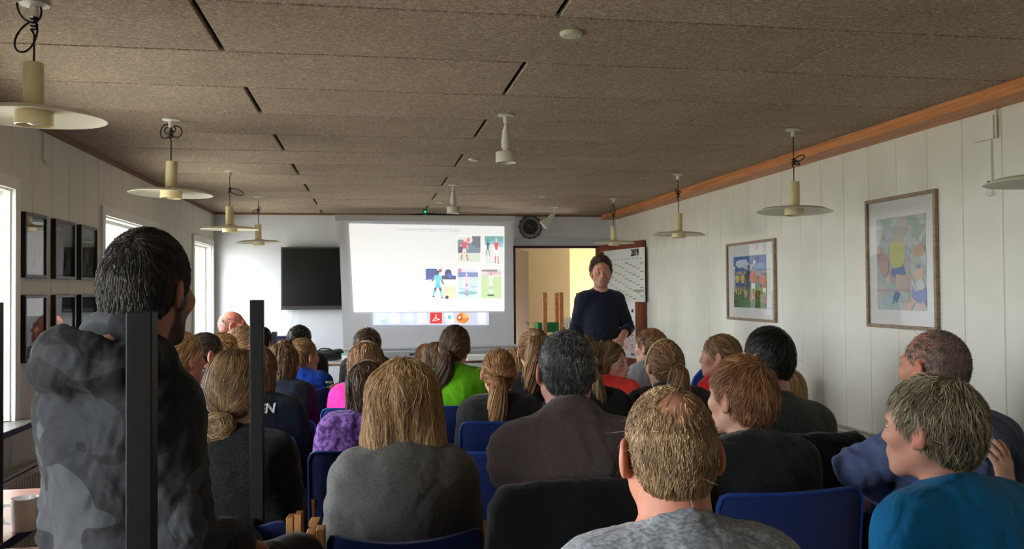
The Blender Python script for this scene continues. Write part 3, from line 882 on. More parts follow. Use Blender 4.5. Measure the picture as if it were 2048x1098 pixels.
GAR = {}
def person(label, px, top, z, yaw=0., hy=0., hp=0., hr=0., hs=.97, b=1.0, belly=.0, hair=None, cols=None, skin=(214, 166, 142),
           top_kind='sweater', top_mat=None, leg_mat=None, arms='lap', fem=0, child=0, beard=0, lean=.0, seat=.45, floor_z=0., D=1.0, seed=0,
           neck_r=.054, collar='crew', shoe=None, side_lean=0., group='people seated watching the talk', thick=1.0, stretchy=1.0, hand_h=.008, extras=None, iris=(80, 90, 95), face_t=None, slope=0., world_xy=None, joints=None, nofold=False, sleeve=None, look=0.0, arms_w=None, ear=1.0, jx=None, drop=0.0):
    rng = np.random.RandomState(seed + 7)
    ptop = at(px, top, z)
    H = ptop.z - floor_z - (seat if joints is None else 0)                      # head top above seat
    cw_top = .125 * hs
    s = (H) / .87 if joints is None else 1.0
    sh = s ** .5
    yawr = math.radians(yaw)
    R0 = np.array(Matrix.Rotation(yawr, 3, 'Z'))
    S0 = seat if joints is None else 0.
    def A(x, y, a): return np.array((x, y, S0 + s * a))
    hairtop = (hair or {}).get('vol', .008) + (hair or {}).get('top', 0)
    hc = np.array((side_lean, .03 * s + lean, (ptop.z - floor_z) - (.123 + hairtop * .8) * hs))
    root = empty('person', (0, 0, 0))
    off = R0 @ hc
    root.location = (ptop.x - off[0], ptop.y - off[1], floor_z); root.rotation_euler = (0, 0, yawr)
    tag(root, label, 'person', group)
    bw = b * (s ** .6)
    sw = .143 * bw
    shz = A(0, 0, .540 - slope)[2] - drop
    J = {}
    ty = lean * .7
    if joints is None:
        J['pel'] = A(0, 0, .10); J['bel'] = A(0, -.03 * s + lean * .2, .28); J['che'] = A(side_lean * .6, -.05 * s + ty * .7, .46); J['nb'] = A(side_lean * .85, -.03 * s + ty, .63)
        J['nb'][2] = min(J['nb'][2], hc[2] - .145 * hs) - drop; J['che'][2] -= drop * .6
        for q, sd in (('L', -1), ('R', 1)):
            J['sh' + q] = np.array((sd * sw + side_lean * .7, -.035 * s + ty, shz))
            if arms == 'lap':
                J['el' + q] = np.array((sd * (sw + .045 * bw), -.01 + ty * .6, shz - .27 * s)); J['wr' + q] = np.array((sd * .13 * bw, .21 * s + ty * .3, S0 + .17 * s))
            elif arms == 'cross':
                J['el' + q] = np.array((sd * (sw + .075 * bw), .06 + ty * .6, shz - .265 * s)); J['wr' + q] = np.array((-sd * .06 * bw, .21 * s + ty * .5, shz - .25 * s + (.03 if sd > 0 else -.01)))
            elif arms == 'tight':
                J['el' + q] = np.array((sd * (sw + .02 * bw), -.0 + ty * .6, shz - .27 * s)); J['wr' + q] = np.array((sd * .08 * bw, .20 * s, S0 + .18 * s))
            else:
                J['el' + q], J['wr' + q] = [np.array(v, float) for v in arms[q]]
            hip = A(sd * .088 * bw, .02, .09); J['hip' + q] = hip
            J['kn' + q] = np.array((sd * .12 * bw, .43 * min(s, 1.05), S0 + .055 * s)); J['an' + q] = np.array((sd * .12 * bw, .45 * min(s, 1.05) + .02, .09 if seat < .6 else S0 - .36))
    else:
        J = {k: np.array(v, float) for k, v in joints.items()}
    if arms_w:
        rl = np.array(root.location)
        for q in arms_w:
            for k_, w_ in arms_w[q].items(): J[k_ + q] = R0.T @ (np.array(w_) - rl)
    if jx: J.update(jx)
    RH = np.array(Matrix.Rotation(math.radians(hy), 3, 'Z') @ Matrix.Rotation(math.radians(-hp), 3, 'X') @ Matrix.Rotation(math.radians(hr), 3, 'Y'))
    # --- head
    nb_l = (RH.T @ (J['nb'] - np.array((0, 0, .03)) - hc)) / hs
    hp_ = head_prims(child=child, fem=fem, jaw=1.0, neck=nb_l, neck_r=neck_r, ear=ear)
    hh = .0052 if D > .6 else .0075
    near_face = face_t if face_t is not None else False
    if near_face: hh = .0038
    V, Q = solid(hp_, hh)
    V = relax(V, Q, 1, .35)
    cols = cols or [(60, 40, 25), (100, 70, 45), (140, 105, 70)]
    C = skin_cols(V, skin, cols[0], beard, fem)
    parts = [(V, Q, C)]
    parts += lids(skin)
    ey = eyes(iris=iris, look=look)
    HV = lambda X: (X * hs) @ RH.T + hc
    parts = [(HV(v), q, c) for v, q, c in parts]
    # --- body in one field
    sk = np.array(lin(skin)) * 1.0
    m = bw
    def torso(e, arms_=True, legs=True, sl=None, hem=None):
        T = []
        if joints is None or True:
            pe, be, ch, nb = J['pel'], J['bel'], J['che'], J['nb']
            bl = belly
            T += [ell(pe + np.array((0, .01, 0)), (.172 * m + e, .125 * m + e, .13 * s + e), k=.06)]
            T += [ell(be + np.array((0, .015 + bl * .5, 0)), ((.146 + bl) * m + e, (.108 + bl) * m + e, .17 * s + e), k=.07)]
            T += [ell(ch, (.158 * m + e, .112 * m + bl * .3 + e, .185 * s + e), k=.06)]
            T += [cap(J['shL'] * .86 + J['shR'] * .14 + np.array((0, 0, .006)), J['shR'] * .86 + J['shL'] * .14 + np.array((0, 0, .006)), .058 * sh * thick + e, k=.05)]
            for q in 'LR':
                T += [cap(nb + np.array((0, -.005, -.022)), J['sh' + q] * .8 + nb * .2 + np.array((0, 0, -.008)), .044 * sh + e * .6, .052 * sh + e, k=.045)]
        if arms_:
            for q in 'LR':
                shj, el, wr = J['sh' + q], J['el' + q], J['wr' + q]
                if sl is None or sl > .99:
                    T += [cap(shj, el, (.056 * thick) * sh + e, .044 * sh * thick + e, k=.045), cap(el, wr, .041 * sh * thick + e, .028 * sh + e * .8, k=.02)]
                elif sl > .5:
                    w2 = el + (wr - el) * (sl - .5) * 2
                    T += [cap(shj, el, (.056 * thick) * sh + e, .044 * sh * thick + e, k=.045), cap(el, w2, .041 * sh * thick + e, .036 * sh + e, k=.02)]
                else:
                    T += [cap(shj, shj + (el - shj) * sl * 2, (.057 * thick) * sh + e, .050 * sh + e * 1.3, k=.045)]
        if legs:
            for q in 'LR':
                T += [cap(J['hip' + q], J['kn' + q], .083 * m + e, .058 * sh + e, k=.04), cap(J['kn' + q], J['an' + q], .054 * sh + e, .038 * sh + e, k=.03)]
        return T
    body = torso(0.0)
    body += [cap(J['nb'] + np.array((0, 0, -.05)), HV(np.array([[0, -.018, -.06]]))[0], neck_r * hs * 1.08, neck_r * hs * .95, k=.03)]
    for q in 'LR': body += [cap(J['an' + q], J['an' + q] + np.array((0, .13, -.05)) * sh, .034, .028, k=.03)]
    bv, bq = solid(body, .015 if D > .6 else .019)
    bv = relax(bv, bq, 1)
    parts.append((bv, bq, sk))
    for q, sd in (('L', 1), ('R', -1)):
        wr, el = J['wr' + q], J['el' + q]
        d = wr - el; d /= np.linalg.norm(d)
        hd = J['hd' + q] if 'hd' + q in J else (d + np.array((0, .15, -.35)) if isinstance(arms, str) and arms in ('lap', 'tight') else d)
        up = J.get('up' + q, (0, 0, 1))
        R = frame(hd, up)
        hv, hq = solid(hand_prims(side=-sd, curl=J.get('curl' + q, .45)), hand_h)
        parts.append(((hv * (.95 * sh)) @ R.T + wr, hq, sk))
    V, Q, C = cat_meshes(parts)
    me = mk_mesh('body', V, Q, C)
    bo = link('body', me, [SKIN], root)
    bo['label'] = 'head, neck and hands'
    for ev, eq, ec in ey: link('eye', mk_mesh('eye', HV(ev), eq, ec), [EYE], bo)
    # --- hair
    if hair:
        hv, hq, hcx = make_hair(hair, cols, D, rng, skin)
        link('hair', mk_mesh('hair', HV(hv), hq, hcx), [HAIR], root)
    # --- clothes
    e = {'sweater': .014, 'tshirt': .010, 'jacket': .020, 'shirt': .010, 'hoodie': .022}[top_kind]
    sl = sleeve if sleeve is not None else (.36 if top_kind == 'tshirt' else 1.0)
    G = torso(e, sl=sl, legs=False)
    if joints is None:
        G += [half((0, 0, S0 + .02), (0, 0, -1), .01)]
    else:
        G += [half((0, 0, J['pel'][2] - .04), (0, 0, -1), .01)]
    nb = J['nb']; nk = HV(np.array([[0, -.03, -.09]]))[0]
    ax = nk - nb + np.array((0, .03, .02)); ax = ax / np.linalg.norm(ax)
    nr = neck_r * hs
    if collar == 'crew':
        cp = nb + ax * .010 + np.array((0, .004, 0))
        G += [ell(nb + ax * .075, (nr * 1.22, nr * 1.22, .058), k=.01, op='-')]
        G += [ring(cp, ax + np.array((0, .18, 0)), nr * 1.26, .007, .005, k=.012)]
    elif collar == 'high':
        G += [ring(nb + ax * .022, ax + np.array((0, .1, 0)), nr * 1.2, .009, .030, k=.018)]
    elif collar == 'shirt':
        G += [ring(nb + ax * .016, ax + np.array((0, .22, 0)), nr * 1.22, .009, .022, k=.014), ring(nb + ax * .0, ax + np.array((0, .2, 0)), nr * 1.42, .010, .014, k=.02)]
    elif collar == 'hood':
        c0 = nb + np.array((0, -.02, .025))
        G += [ring(nb + ax * .02, ax + np.array((0, .3, 0)), nr * 1.35, .014, .016, k=.02)]
        pts = []
        for i in range(9):
            a = math.radians(-200 + 220 * i / 8) 
            pts.append(c0 + np.array((math.cos(a) * nr * 1.75, math.sin(a) * nr * 1.55 - .01, -.02 + .018 * math.sin(a))))
        for i in range(8): G += [cap(pts[i], pts[i + 1], .026 + .012 * math.sin(math.pi * i / 8), .026 + .012 * math.sin(math.pi * (i + 1) / 8), k=.02)]
        G += [ell(nb + np.array((0, -.105, .02)), (.115 * m, .062, .062), k=.03), ell(nb + np.array((0, -.075, .055)), (.085 * m, .035, .035), k=.02, op='-'), cap(nb + np.array((-.11, -.05, .02)), nb + np.array((-.07, .03, .0)), .035, .03, k=.03), cap(nb + np.array((.11, -.05, .02)), nb + np.array((.07, .03, .0)), .035, .03, k=.03)]
        G += [ell(nb + ax * .1, (nr * 1.25, nr * 1.35, .07), k=.01, op='-')]
    if extras and 'g' in extras: G += extras['g'](J, nb, ax, s)
    gh = .010 if D > .6 else .014
    gv, gq = solid(G, gh)
    gv = relax(gv, gq, 2, .5)
    gn = vnormals(gv, gq)
    if not nofold:
        amp = {'sweater': .0035, 'tshirt': .0035, 'jacket': .006, 'shirt': .0035, 'hoodie': .006}[top_kind]
        w = wob(gv + seed * .37, 3 + seed, 17) + .6 * wob(gv * np.array((1.4, 1.2, .8)) + seed, 8 + seed, 34)
        gv = gv + gn * (w * amp)[:, None]
        # creases at the elbows
        for q in 'LR':
            el = J['el' + q]; dd = np.linalg.norm(gv - el, axis=1)
            ad = J['el' + q] - J['sh' + q]; ad = ad / np.linalg.norm(ad)
            k = np.exp(-(dd / .11) ** 2) * np.sin((gv - el) @ ad * 150 + 1.5 * wob(gv, 4, 14)) * .0035
            gv = gv + gn * k[:, None]
    names = {'sweater': 'sweater', 'tshirt': 'tshirt', 'jacket': 'jacket', 'shirt': 'shirt', 'hoodie': 'hoodie'}
    go = link(names[top_kind], mk_mesh(names[top_kind], gv, gq), [top_mat], root)
    T = []
    for q in 'LR':
        T += [cap(J['hip' + q], J['kn' + q], .083 * m + .009, .058 * sh + .011, k=.04), cap(J['kn' + q], J['an' + q] + np.array((0, 0, .0)), .054 * sh + .013, .038 * sh + .018, k=.03)]
    T += [ell(J['pel'] + np.array((0, .01, -.01)), (.172 * m + .006, .125 * m + .006, .12 * s), k=.06)]
    tv, tq = solid(T, .018 if joints is None else .014)
    tv = relax(tv, tq, 1)
    link('trousers', mk_mesh('trousers', tv, tq), [leg_mat or JEANS], root)
    for q in 'LR':
        an = J['an' + q]
        sp = [cap(an + np.array((0, -.03, -.05)), an + np.array((0, .12 * sh, -.058)), .035, .031, k=.02), cap(an + np.array((0, 0, -.01)), an + np.array((0, .02, -.04)), .042, .04, k=.02), half((0, 0, an[2] - .088), (0, 0, -1), .004)]
        sv, sq = solid(sp, .013)
        link('shoe', mk_mesh('shoe', sv, sq), [shoe or SHOE], root)
    return dict(root=root, J=J, hc=hc, HV=HV, RH=RH, hs=hs, s=s, nb=nb, ax=ax, nr=nr, gv=gv, gn=gn, gq=gq, sh=sh)

def add_part(P, name, prims, m, h=.006, head=False, label=None):
    V, Q = solid(prims, h)
    if head: V = P['HV'](V)
    o = link(name, mk_mesh(name, V, Q), [m], P['root'])
    if label: o['label'] = label
    return o
JEANS = cloth_mat('dark_denim', (28, 36, 54), (44, 54, 76), scale=300)
SHOE = mat('dark_shoe', (34, 32, 32), .5)
BLACKTR = cloth_mat('black_trousers', (16, 16, 18), (24, 24, 27))
# ------------------------------------------------------------------ hair colours  (dark, middle, light)
H_DARK = [(14, 11, 10), (28, 23, 20), (52, 44, 38)]
H_BLOND = [(106, 74, 44), (196, 152, 100), (252, 226, 180)]
H_DBLOND = [(90, 62, 40), (154, 114, 76), (208, 170, 126)]
H_BROWN = [(44, 31, 21), (84, 62, 43), (132, 104, 76)]
H_LBROWN = [(66, 48, 31), (118, 90, 62), (178, 146, 106)]
H_GINGER = [(104, 66, 34), (160, 112, 66), (214, 170, 116)]
H_RED = [(96, 60, 36), (160, 110, 70), (214, 160, 112)]
H_GREY = [(44, 45, 46), (86, 88, 89), (150, 152, 152)]
H_GREYBL = [(62, 54, 42), (138, 124, 96), (214, 202, 170)]
M_TGREY = cloth_mat('pale_grey_melange', (112, 117, 124), (160, 165, 172), scale=110, stretch=(1, 1, 2.2), fold=.55)
M_KGREY = cloth_mat('grey_knit', (88, 88, 87), (114, 114, 112), scale=180, stretch=(1, 1, 3))
M_BLK = cloth_mat('black_cotton', (17, 18, 20), (28, 29, 32))
M_NAVY = cloth_mat('navy_training_jacket', (20, 27, 42), (28, 37, 56), sheen=.05)
M_TAUPE = cloth_mat('taupe_sweatshirt', (88, 78, 78), (102, 91, 91), scale=260, fold=.5)
M_DGREEN = cloth_mat('dark_green_grey_knit', (44, 52, 48), (64, 72, 66), scale=150)
M_BLUESH = cloth_mat('steel_blue_shirt', (84, 98, 138), (94, 108, 148), fold=.6, sheen=.05)
M_TEAL = cloth_mat('teal_blue_tshirt', (8, 104, 158), (12, 116, 172), fold=.5, sheen=.05)
M_LIME = cloth_mat('lime_green_shirt', (104, 190, 22), (116, 204, 32), sheen=.05)
M_CORAL = cloth_mat('neon_coral_jacket', (250, 66, 62), (255, 82, 76), fold=.9, sheen=.05)
M_REDJ = cloth_mat('red_jacket', (214, 34, 44), (228, 44, 54), fold=.9)
M_PINK = cloth_mat('neon_pink_shirt', (248, 40, 150), (255, 56, 164))
M_BLUEJ = cloth_mat('royal_blue_jacket', (16, 58, 156), (22, 70, 176), sheen=.05)
M_GREYH = cloth_mat('light_grey_hoodie_cloth', (150, 152, 164), (172, 174, 186))
M_PURPLE = cloth_mat('purple_melange', (74, 40, 112), (142, 96, 182), scale=55, lo=.42, hi=.58)
M_KNITB = cloth_mat('charcoal_waffle_knit', (16, 18, 18), (34, 36, 34), scale=170, bump=.7, lo=.45, hi=.6)
M_NAVYSW = cloth_mat('navy_sweater_cloth', (14, 18, 34), (20, 25, 44), scale=260)
M_GREYJ = cloth_mat('grey_brown_cloth', (60, 56, 54), (76, 72, 70))
def camo():
    m = cloth_mat('grey_camouflage_fleece', (52, 54, 56), (60, 62, 64), scale=260, fold=.45, sheen=.04)
    nt = m.node_tree
    tc = nd(m, 'ShaderNodeTexCoord'); mp = nd(m, 'ShaderNodeMapping'); mp.inputs['Scale'].default_value = (3.6, 3.6, 5.6)
    nz = nd(m, 'ShaderNodeTexNoise'); nz.inputs['Scale'].default_value = 1; nz.inputs['Detail'].default_value = 2.2; nz.inputs['Roughness'].default_value = .45
    cr = nd(m, 'ShaderNodeValToRGB'); cr.color_ramp.interpolation = 'CONSTANT'
    E = cr.color_ramp.elements
    E[0].position = 0; E[0].color = (*lin((26, 27, 29)), 1)
    E[1].position = .42; E[1].color = (*lin((42, 44, 47)), 1)
    e = E.new(.545); e.color = (*lin((68, 71, 75)), 1)
    lk(m, tc.outputs['Object'], mp.inputs[0]); lk(m, mp.outputs[0], nz.inputs[0]); lk(m, nz.outputs[0], cr.inputs[0]); lk(m, cr.outputs[0], bsdf(m).inputs['Base Color'])
    return m
M_CAMO = camo()

PEOPLE = {}
def tail_path(tie, L, out=.035, drop=.02, sway=0.0, r=.03):
    x, y, z = tie
    path = [(x, y, z), (x + sway * .1, y - out, z - drop), (x + sway * .4, y - out * .9, z - L * .45), (x + sway * .8, y - out * .6, z - L * .8), (x + sway, y - out * .45, z - L)]
    return dict(path=path, rad=[.013, r * .85, r, r * .8, r * .25])

# nearest rows
PEOPLE['E'] = person('balding sandy haired man in a pale grey tshirt, nearest to the viewer', 1336, 775, 1.52, yaw=-4, hs=.965, b=1.12, seed=1, hp=4,
       hair=dict(style='short', vol=.003, nape=-.112, slen=.02, lift=.004, lock=.25, wave=.1, n=26000, top=.002, crown=(.01, -.05, .12), scalp=.25, thin=[((.0, -.072, .092), (.046, .05, .045), .85)]), cols=[(112, 84, 54), (170, 138, 100), (222, 194, 152)], skin=(206, 142, 116),
       top_kind='tshirt', top_mat=M_TGREY, neck_r=.066, thick=1.1, ear=1.18)
PEOPLE['C'] = person('blond woman with loose shoulder length hair in a grey knit sweater', 806, 716, 2.52, yaw=-2, hs=1.0, b=1.02, drop=.03, fem=1, seed=2,
       hair=dict(style='long', vol=.012, len=.245, w=.110, dp=.074, flare=1.7, lift=.010, n=17000, lock=.45, amp=.0045, rag=.075, slen=.18), cols=H_BLOND,
       top_kind='sweater', top_mat=M_KGREY, thick=1.18)
PEOPLE['D'] = person('man with cropped greying hair in a taupe collared sweatshirt, arms folded', 1131, 660, 2.5, yaw=-4, hs=.99, b=1.14, seed=4, hp=2,
       hair=dict(style='short', vol=.004, nape=-.105, slen=.014, lift=.004, lock=.25), cols=H_GREY, skin=(196, 140, 120),
       top_kind='sweater', top_mat=M_TAUPE, collar='shirt', neck_r=.064, thick=1.12, arms='cross',
       arms_w={'L': {'el': at(1020, 935, 2.40)}})
PEOPLE['B'] = person('woman with tousled light brown hair in a low bun and charcoal waffle knit', 474, 700, 2.84, yaw=-8, hy=-6, hs=1.0, b=1.02, drop=.035, fem=1, seed=5,
       hair=dict(style='bun', amp=.003, tie=(-.008, -.130, -.108), vol=.017, nape=-.135, br=.052, slen=.075, lift=.009, wave=.3, n=15000, fly=160), cols=[(66, 48, 31), (130, 100, 68), (204, 168, 122)],
       top_kind='sweater', top_mat=M_KNITB, thick=1.15)
PEOPLE['F'] = person('boy with tousled reddish blond hair in a black sweater, head turned left', 1481, 714, 2.5, yaw=4, hy=20, hs=.94, b=1.0, seed=6, child=.3,
       hair=dict(style='short', vol=.008, nape=-.09, slen=.04, lift=.014, lock=.5, wave=.4, fly=120, comb=(0, .1, -.5), top=.006), cols=H_RED,
       top_kind='sweater', top_mat=M_BLK, thick=1.05, face_t=True)
PEOPLE['G'] = person('man with short black hair and a dark green grey sweater near the right wall', 1534, 655, 3.15, yaw=8, hy=16, hs=.93, b=1.06, drop=.03, seed=7,
       hair=dict(style='short', vol=.004, nape=-.095, slen=.022, lift=.008, top=.008), cols=H_DARK, skin=(190, 140, 116),
       top_kind='sweater', top_mat=M_DGREEN, neck_r=.06, thick=1.1)
PEOPLE['H'] = person('woman with short ash blond hair in a teal tshirt, looking left', 1862, 750, 1.9, yaw=14, hy=14, hs=.95, b=1.06, fem=1, seed=8,
       hair=dict(style='pixie', vol=.010, nape=-.10, slen=.04, lift=.010, lock=.5, wave=.35, fly=80, top=.002, crown=(.01, -.05, .11)), cols=H_GREYBL, skin=(206, 150, 128),
       top_kind='tshirt', top_mat=M_TEAL, thick=1.1, face_t=True)
PEOPLE['I'] = person('man with shaved greying hair in a steel blue shirt by the right wall', 1866, 660, 2.6, yaw=12, hy=5, hs=.97, b=1.2, seed=9,
       hair=dict(style='short', vol=.001, nape=-.10, slen=.007, lift=.002, lock=.2, n=20000, scalp=.55, fore=.075, forey=.1, thin=[((0, .06, .11), (.07, .07, .07), .95)]), cols=[(84, 74, 66), (112, 102, 94), (150, 140, 130)], skin=(186, 128, 104),
       top_kind='shirt', top_mat=M_BLUESH, neck_r=.066, thick=1.15, arms='cross', leg_mat=JEANS, arms_w={'L': {'el': at(1712, 935, 2.5)}})
PEOPLE['K'] = person('person in grey fur trimmed clothing at the right edge, hand raised', 2150, 700, 2.45, yaw=20, hy=20, hs=1.0, b=1.1, fem=1, seed=10,
       hair=dict(style='long', vol=.012, len=.2, w=.1, dp=.08), cols=H_BROWN, top_kind='sweater', top_mat=cloth_mat('grey_fleece', (64, 58, 56), (104, 98, 96), scale=90, bump=.8), thick=1.1,
       arms='lap', arms_w={'L': {'el': at(2052, 1040, 2.15), 'wr': at(2014, 985, 2.2)}}, jx={'hdL': (-.1, .05, 1.0), 'upL': (0, -1, .1), 'curlL': .35}, hand_h=.005)
PEOPLE['A'] = person('bearded man in a grey camouflage hooded sweatshirt sitting on the table', 298, 464, 1.78, yaw=-34, hy=13, hp=3, hs=.95, b=.81, slope=.05, seed=11, seat=.77, beard=.9,
       hair=dict(style='short', vol=.006, nape=-.12, slen=.024, lift=.006, lock=.3, top=.012, back=.004, n=22000), cols=[(18, 15, 13), (40, 34, 30), (72, 63, 56)], skin=(170, 120, 100),
       top_kind='hoodie', top_mat=M_CAMO, collar='hood', neck_r=.068, thick=1.0, leg_mat=BLACKTR, face_t=True, lean=.03)

# middle rows
PEOPLE['M'] = person('girl with a strawberry blond ponytail in a black top', 997, 697, 3.85, yaw=0, hy=-4, hs=.92, b=.98, fem=1, child=.6, seed=3, D=.5,
       hair=dict(style='tail', tie=(-.01, -.118, -.012), vol=.006, **tail_path((-.01, -.12, -.012), .34, .045, .02, -.03, .05), tn=2600), cols=H_GINGER, top_kind='sweater', top_mat=M_BLK)
PEOPLE['L'] = person('girl with a long brown ponytail in a lime green shirt', 910, 650, 4.7, yaw=-2, hy=-12, hp=2, hs=.97, b=.98, fem=1, child=.3, seed=12, D=.5,
       hair=dict(style='tail', tie=(-.02, -.112, -.03), vol=.01, **tail_path((-.02, -.114, -.03), .235, .05, .03, -.05, .052), tn=2600), cols=H_BROWN, top_kind='tshirt', top_mat=M_LIME, sleeve=.45)
PEOPLE['N'] = person('girl with a very long high blond ponytail in black, left of the grey haired man', 1066, 657, 4.45, yaw=-2, hy=-4, hs=.93, b=.95, fem=1, child=.4, seed=13, D=.5,
       hair=dict(style='tail', tie=(.02, -.10, .085), vol=.007, **tail_path((.02, -.102, .085), .40, .075, -.01, -.05, .062), tn=2600), cols=H_DBLOND, top_kind='sweater', top_mat=M_BLK)
PEOPLE['DD'] = person('girl in black with light brown hair, half hidden by the grey haired man', 1168, 672, 3.75, yaw=0, hy=0, hs=.92, b=.95, fem=1, child=.4, seed=14, D=.4,
       hair=dict(style='tail', tie=(.01, -.115, -.03), vol=.007, **tail_path((.01, -.118, -.03), .26, .04, .02, .06, .03)), cols=H_LBROWN, top_kind='sweater', top_mat=M_BLK)
PEOPLE['O'] = person('small child with wavy pale blond hair beside the long high ponytail', 1032, 695, 5.5, yaw=0, hs=.93, b=.85, fem=1, child=.8, seed=15, D=.25,
       hair=dict(style='long', vol=.012, len=.17, w=.09, dp=.075, wave=.6), cols=H_BLOND, top_kind='sweater', top_mat=M_NAVY)
PEOPLE['P1'] = person('child with smooth ginger hair left of the lime green shirt', 853, 687, 6.3, yaw=-4, hs=.93, b=.85, fem=1, child=.8, seed=16, D=.25,
       hair=dict(style='long', vol=.010, len=.15, w=.082, dp=.075), cols=H_RED, top_kind='sweater', top_mat=M_BLK)
PEOPLE['P2'] = person('girl with straight light brown hair just left of the brown ponytail', 872, 683, 5.5, yaw=-2, hs=.93, b=.85, fem=1, child=.6, seed=17, D=.3,
       hair=dict(style='long', vol=.008, len=.26, w=.08, dp=.075), cols=H_LBROWN, top_kind='sweater', top_mat=M_GREYH)
PEOPLE['Q'] = person('person with short tousled brown hair in front of the projection screen', 735, 657, 6.3, yaw=-6, hs=1.0, b=1.0, seed=18, D=.3,
       hair=dict(style='pixie', vol=.02, nape=-.10, slen=.05, lift=.016, wave=.6), cols=H_BROWN, top_kind='sweater', top_mat=M_BLK)
PEOPLE['R'] = person('girl in a neon pink shirt with long light hair and an alice band', 733, 683, 4.5, yaw=-6, hy=-4, hs=.97, b=1.0, fem=1, child=.4, seed=19, D=.5,
       hair=dict(style='long', vol=.012, len=.15, w=.092, dp=.08), cols=H_DBLOND, top_kind='shirt', top_mat=M_PINK)
PEOPLE['S'] = person('girl with long brown hair and a hair band in a purple melange jacket', 737, 722, 3.4, yaw=-4, hy=-4, hs=.92, b=1.0, fem=1, child=.5, seed=20, D=.5,
       hair=dict(style='long', vol=.008, len=.20, w=.086, dp=.078), cols=H_BROWN, top_kind='jacket', top_mat=M_PURPLE)
PEOPLE['T'] = person('girl with a tied up blond ponytail in a royal blue jacket, looking right', 606, 676, 5.2, yaw=-12, hy=-32, hs=.95, b=.98, fem=1, child=.4, seed=21, D=.5,
       hair=dict(style='tail', tie=(-.015, -.085, .085), vol=.006, **tail_path((-.015, -.088, .088), .2, .06, -.01, -.03, .042)), cols=H_DBLOND, top_kind='jacket', top_mat=M_BLUEJ, collar='high')
PEOPLE['U'] = person('man with short black hair and a black jacket beside the black bag', 600, 650, 6.6, yaw=-10, hy=-16, hs=1.0, b=1.15, seed=22, D=.35,
       hair=dict(style='short', vol=.009, nape=-.10, slen=.02, lift=.006), cols=H_DARK, skin=(180, 130, 108), top_kind='jacket', top_mat=M_BLK, neck_r=.062)
PEOPLE['V1'] = person('tall girl with brown blond hair in a navy lettered jacket, behind the black post', 512, 690, 3.7, yaw=-6, hy=-8, hs=.97, b=1.2, fem=1, child=.2, seed=23, D=.5,
       hair=dict(style='long', vol=.010, len=.20, w=.088, dp=.08), cols=H_DBLOND, top_kind='jacket', top_mat=M_NAVY, collar='high')
PEOPLE['V2'] = person('girl with long straight brown blond hair right of the black post', 566, 685, 4.5, yaw=-8, hy=-10, hs=.94, b=.9, fem=1, child=.4, seed=24, D=.5,
       hair=dict(style='long', vol=.008, len=.25, w=.078, dp=.072, lock=.3), cols=H_LBROWN, top_kind='jacket', top_mat=M_NAVY)
PEOPLE['W'] = person('boy with short black hair partly behind the black post', 521, 652, 6.4, yaw=-8, hy=-14, hs=.97, b=.95, child=.3, seed=25, D=.4,
       hair=dict(style='short', vol=.009, nape=-.10, slen=.02, lift=.006), cols=H_DARK, skin=(170, 120, 98), top_kind='jacket', top_mat=M_NAVY)
PEOPLE['X'] = person('woman with blond hair in a low loose knot and a navy lettered jacket', 362, 663, 3.7, yaw=-12, hy=-26, hs=.97, b=1.05, fem=1, seed=26, D=.55,
       hair=dict(style='bun', tie=(-.015, -.115, -.085), vol=.012, nape=-.115, br=.03, slen=.075, lift=.006, wave=.25), cols=H_BLOND, top_kind='jacket', top_mat=M_NAVY, collar='high')
PEOPLE['Y'] = person('girl with dark combed back hair and a black jacket, looking right', 413, 665, 4.5, yaw=-20, hy=-38, hs=.97, b=1.0, fem=1, child=.2, seed=27, D=.5,
       hair=dict(style='bun', tie=(0, -.125, .03), vol=.005, nape=-.085, br=.02, slen=.05), cols=[(30, 24, 22), (58, 49, 45), (96, 84, 78)], top_kind='jacket', top_mat=M_BLK, collar='high', face_t=True)
PEOPLE['Z'] = person('ginger haired child in profile looking right', 446, 665, 5.25, yaw=-20, hy=-42, hs=.93, b=.9, child=.7, seed=28, D=.35,
       hair=dict(style='short', vol=.008, nape=-.09, slen=.025, lift=.007), cols=H_GINGER, top_kind='jacket', top_mat=M_NAVY, face_t=True)
PEOPLE['AA'] = person('girl with sunlit blond hair tied up, left of the black post', 486, 652, 5.9, yaw=-14, hy=-26, hs=.95, b=.9, fem=1, child=.4, seed=29, D=.4,
       hair=dict(style='bun', tie=(.02, -.12, .0), vol=.012, br=.028, slen=.07, wave=.3), cols=H_BLOND, top_kind='jacket', top_mat=M_NAVY)
PEOPLE['BB'] = person('bald man with a grey hair fringe in profile by the left window', 466, 622, 6.9, yaw=-40, hy=-42, hp=-8, hs=1.03, b=1.1, seed=30, D=.4,
       hair=dict(style='short', vol=.001, nape=-.11, slen=.008, lift=.002, lock=.2, scalp=.4, thin=[((0, .05, .13), (.09, .12, .085), 1.0)]), cols=[(58, 52, 50), (88, 80, 76), (120, 112, 106)], skin=(226, 140, 118), top_kind='shirt', top_mat=M_NAVY, neck_r=.066, face_t=True)
PEOPLE['CC'] = person('girl in a neon coral jacket turning round to look back', 1219, 683, 4.6, yaw=-30, hy=-100, hp=0, hs=.95, b=.95, fem=1, child=.5, seed=31, D=.55,
       hair=dict(style='long', vol=.007, len=.15, w=.08, dp=.076, fw=.064), cols=H_LBROWN, skin=(206, 158, 138), top_kind='jacket', top_mat=M_CORAL, collar='high', face_t=True, look=.5)
PEOPLE['EE'] = person('fair haired boy in a light grey hooded top, looking left', 1300, 657, 5.4, yaw=14, hy=20, hs=.97, b=.95, child=.4, seed=32, D=.4,
       hair=dict(style='short', vol=.010, nape=-.09, slen=.035, lift=.006), cols=H_DBLOND, top_kind='hoodie', top_mat=M_GREYH, collar='hood')
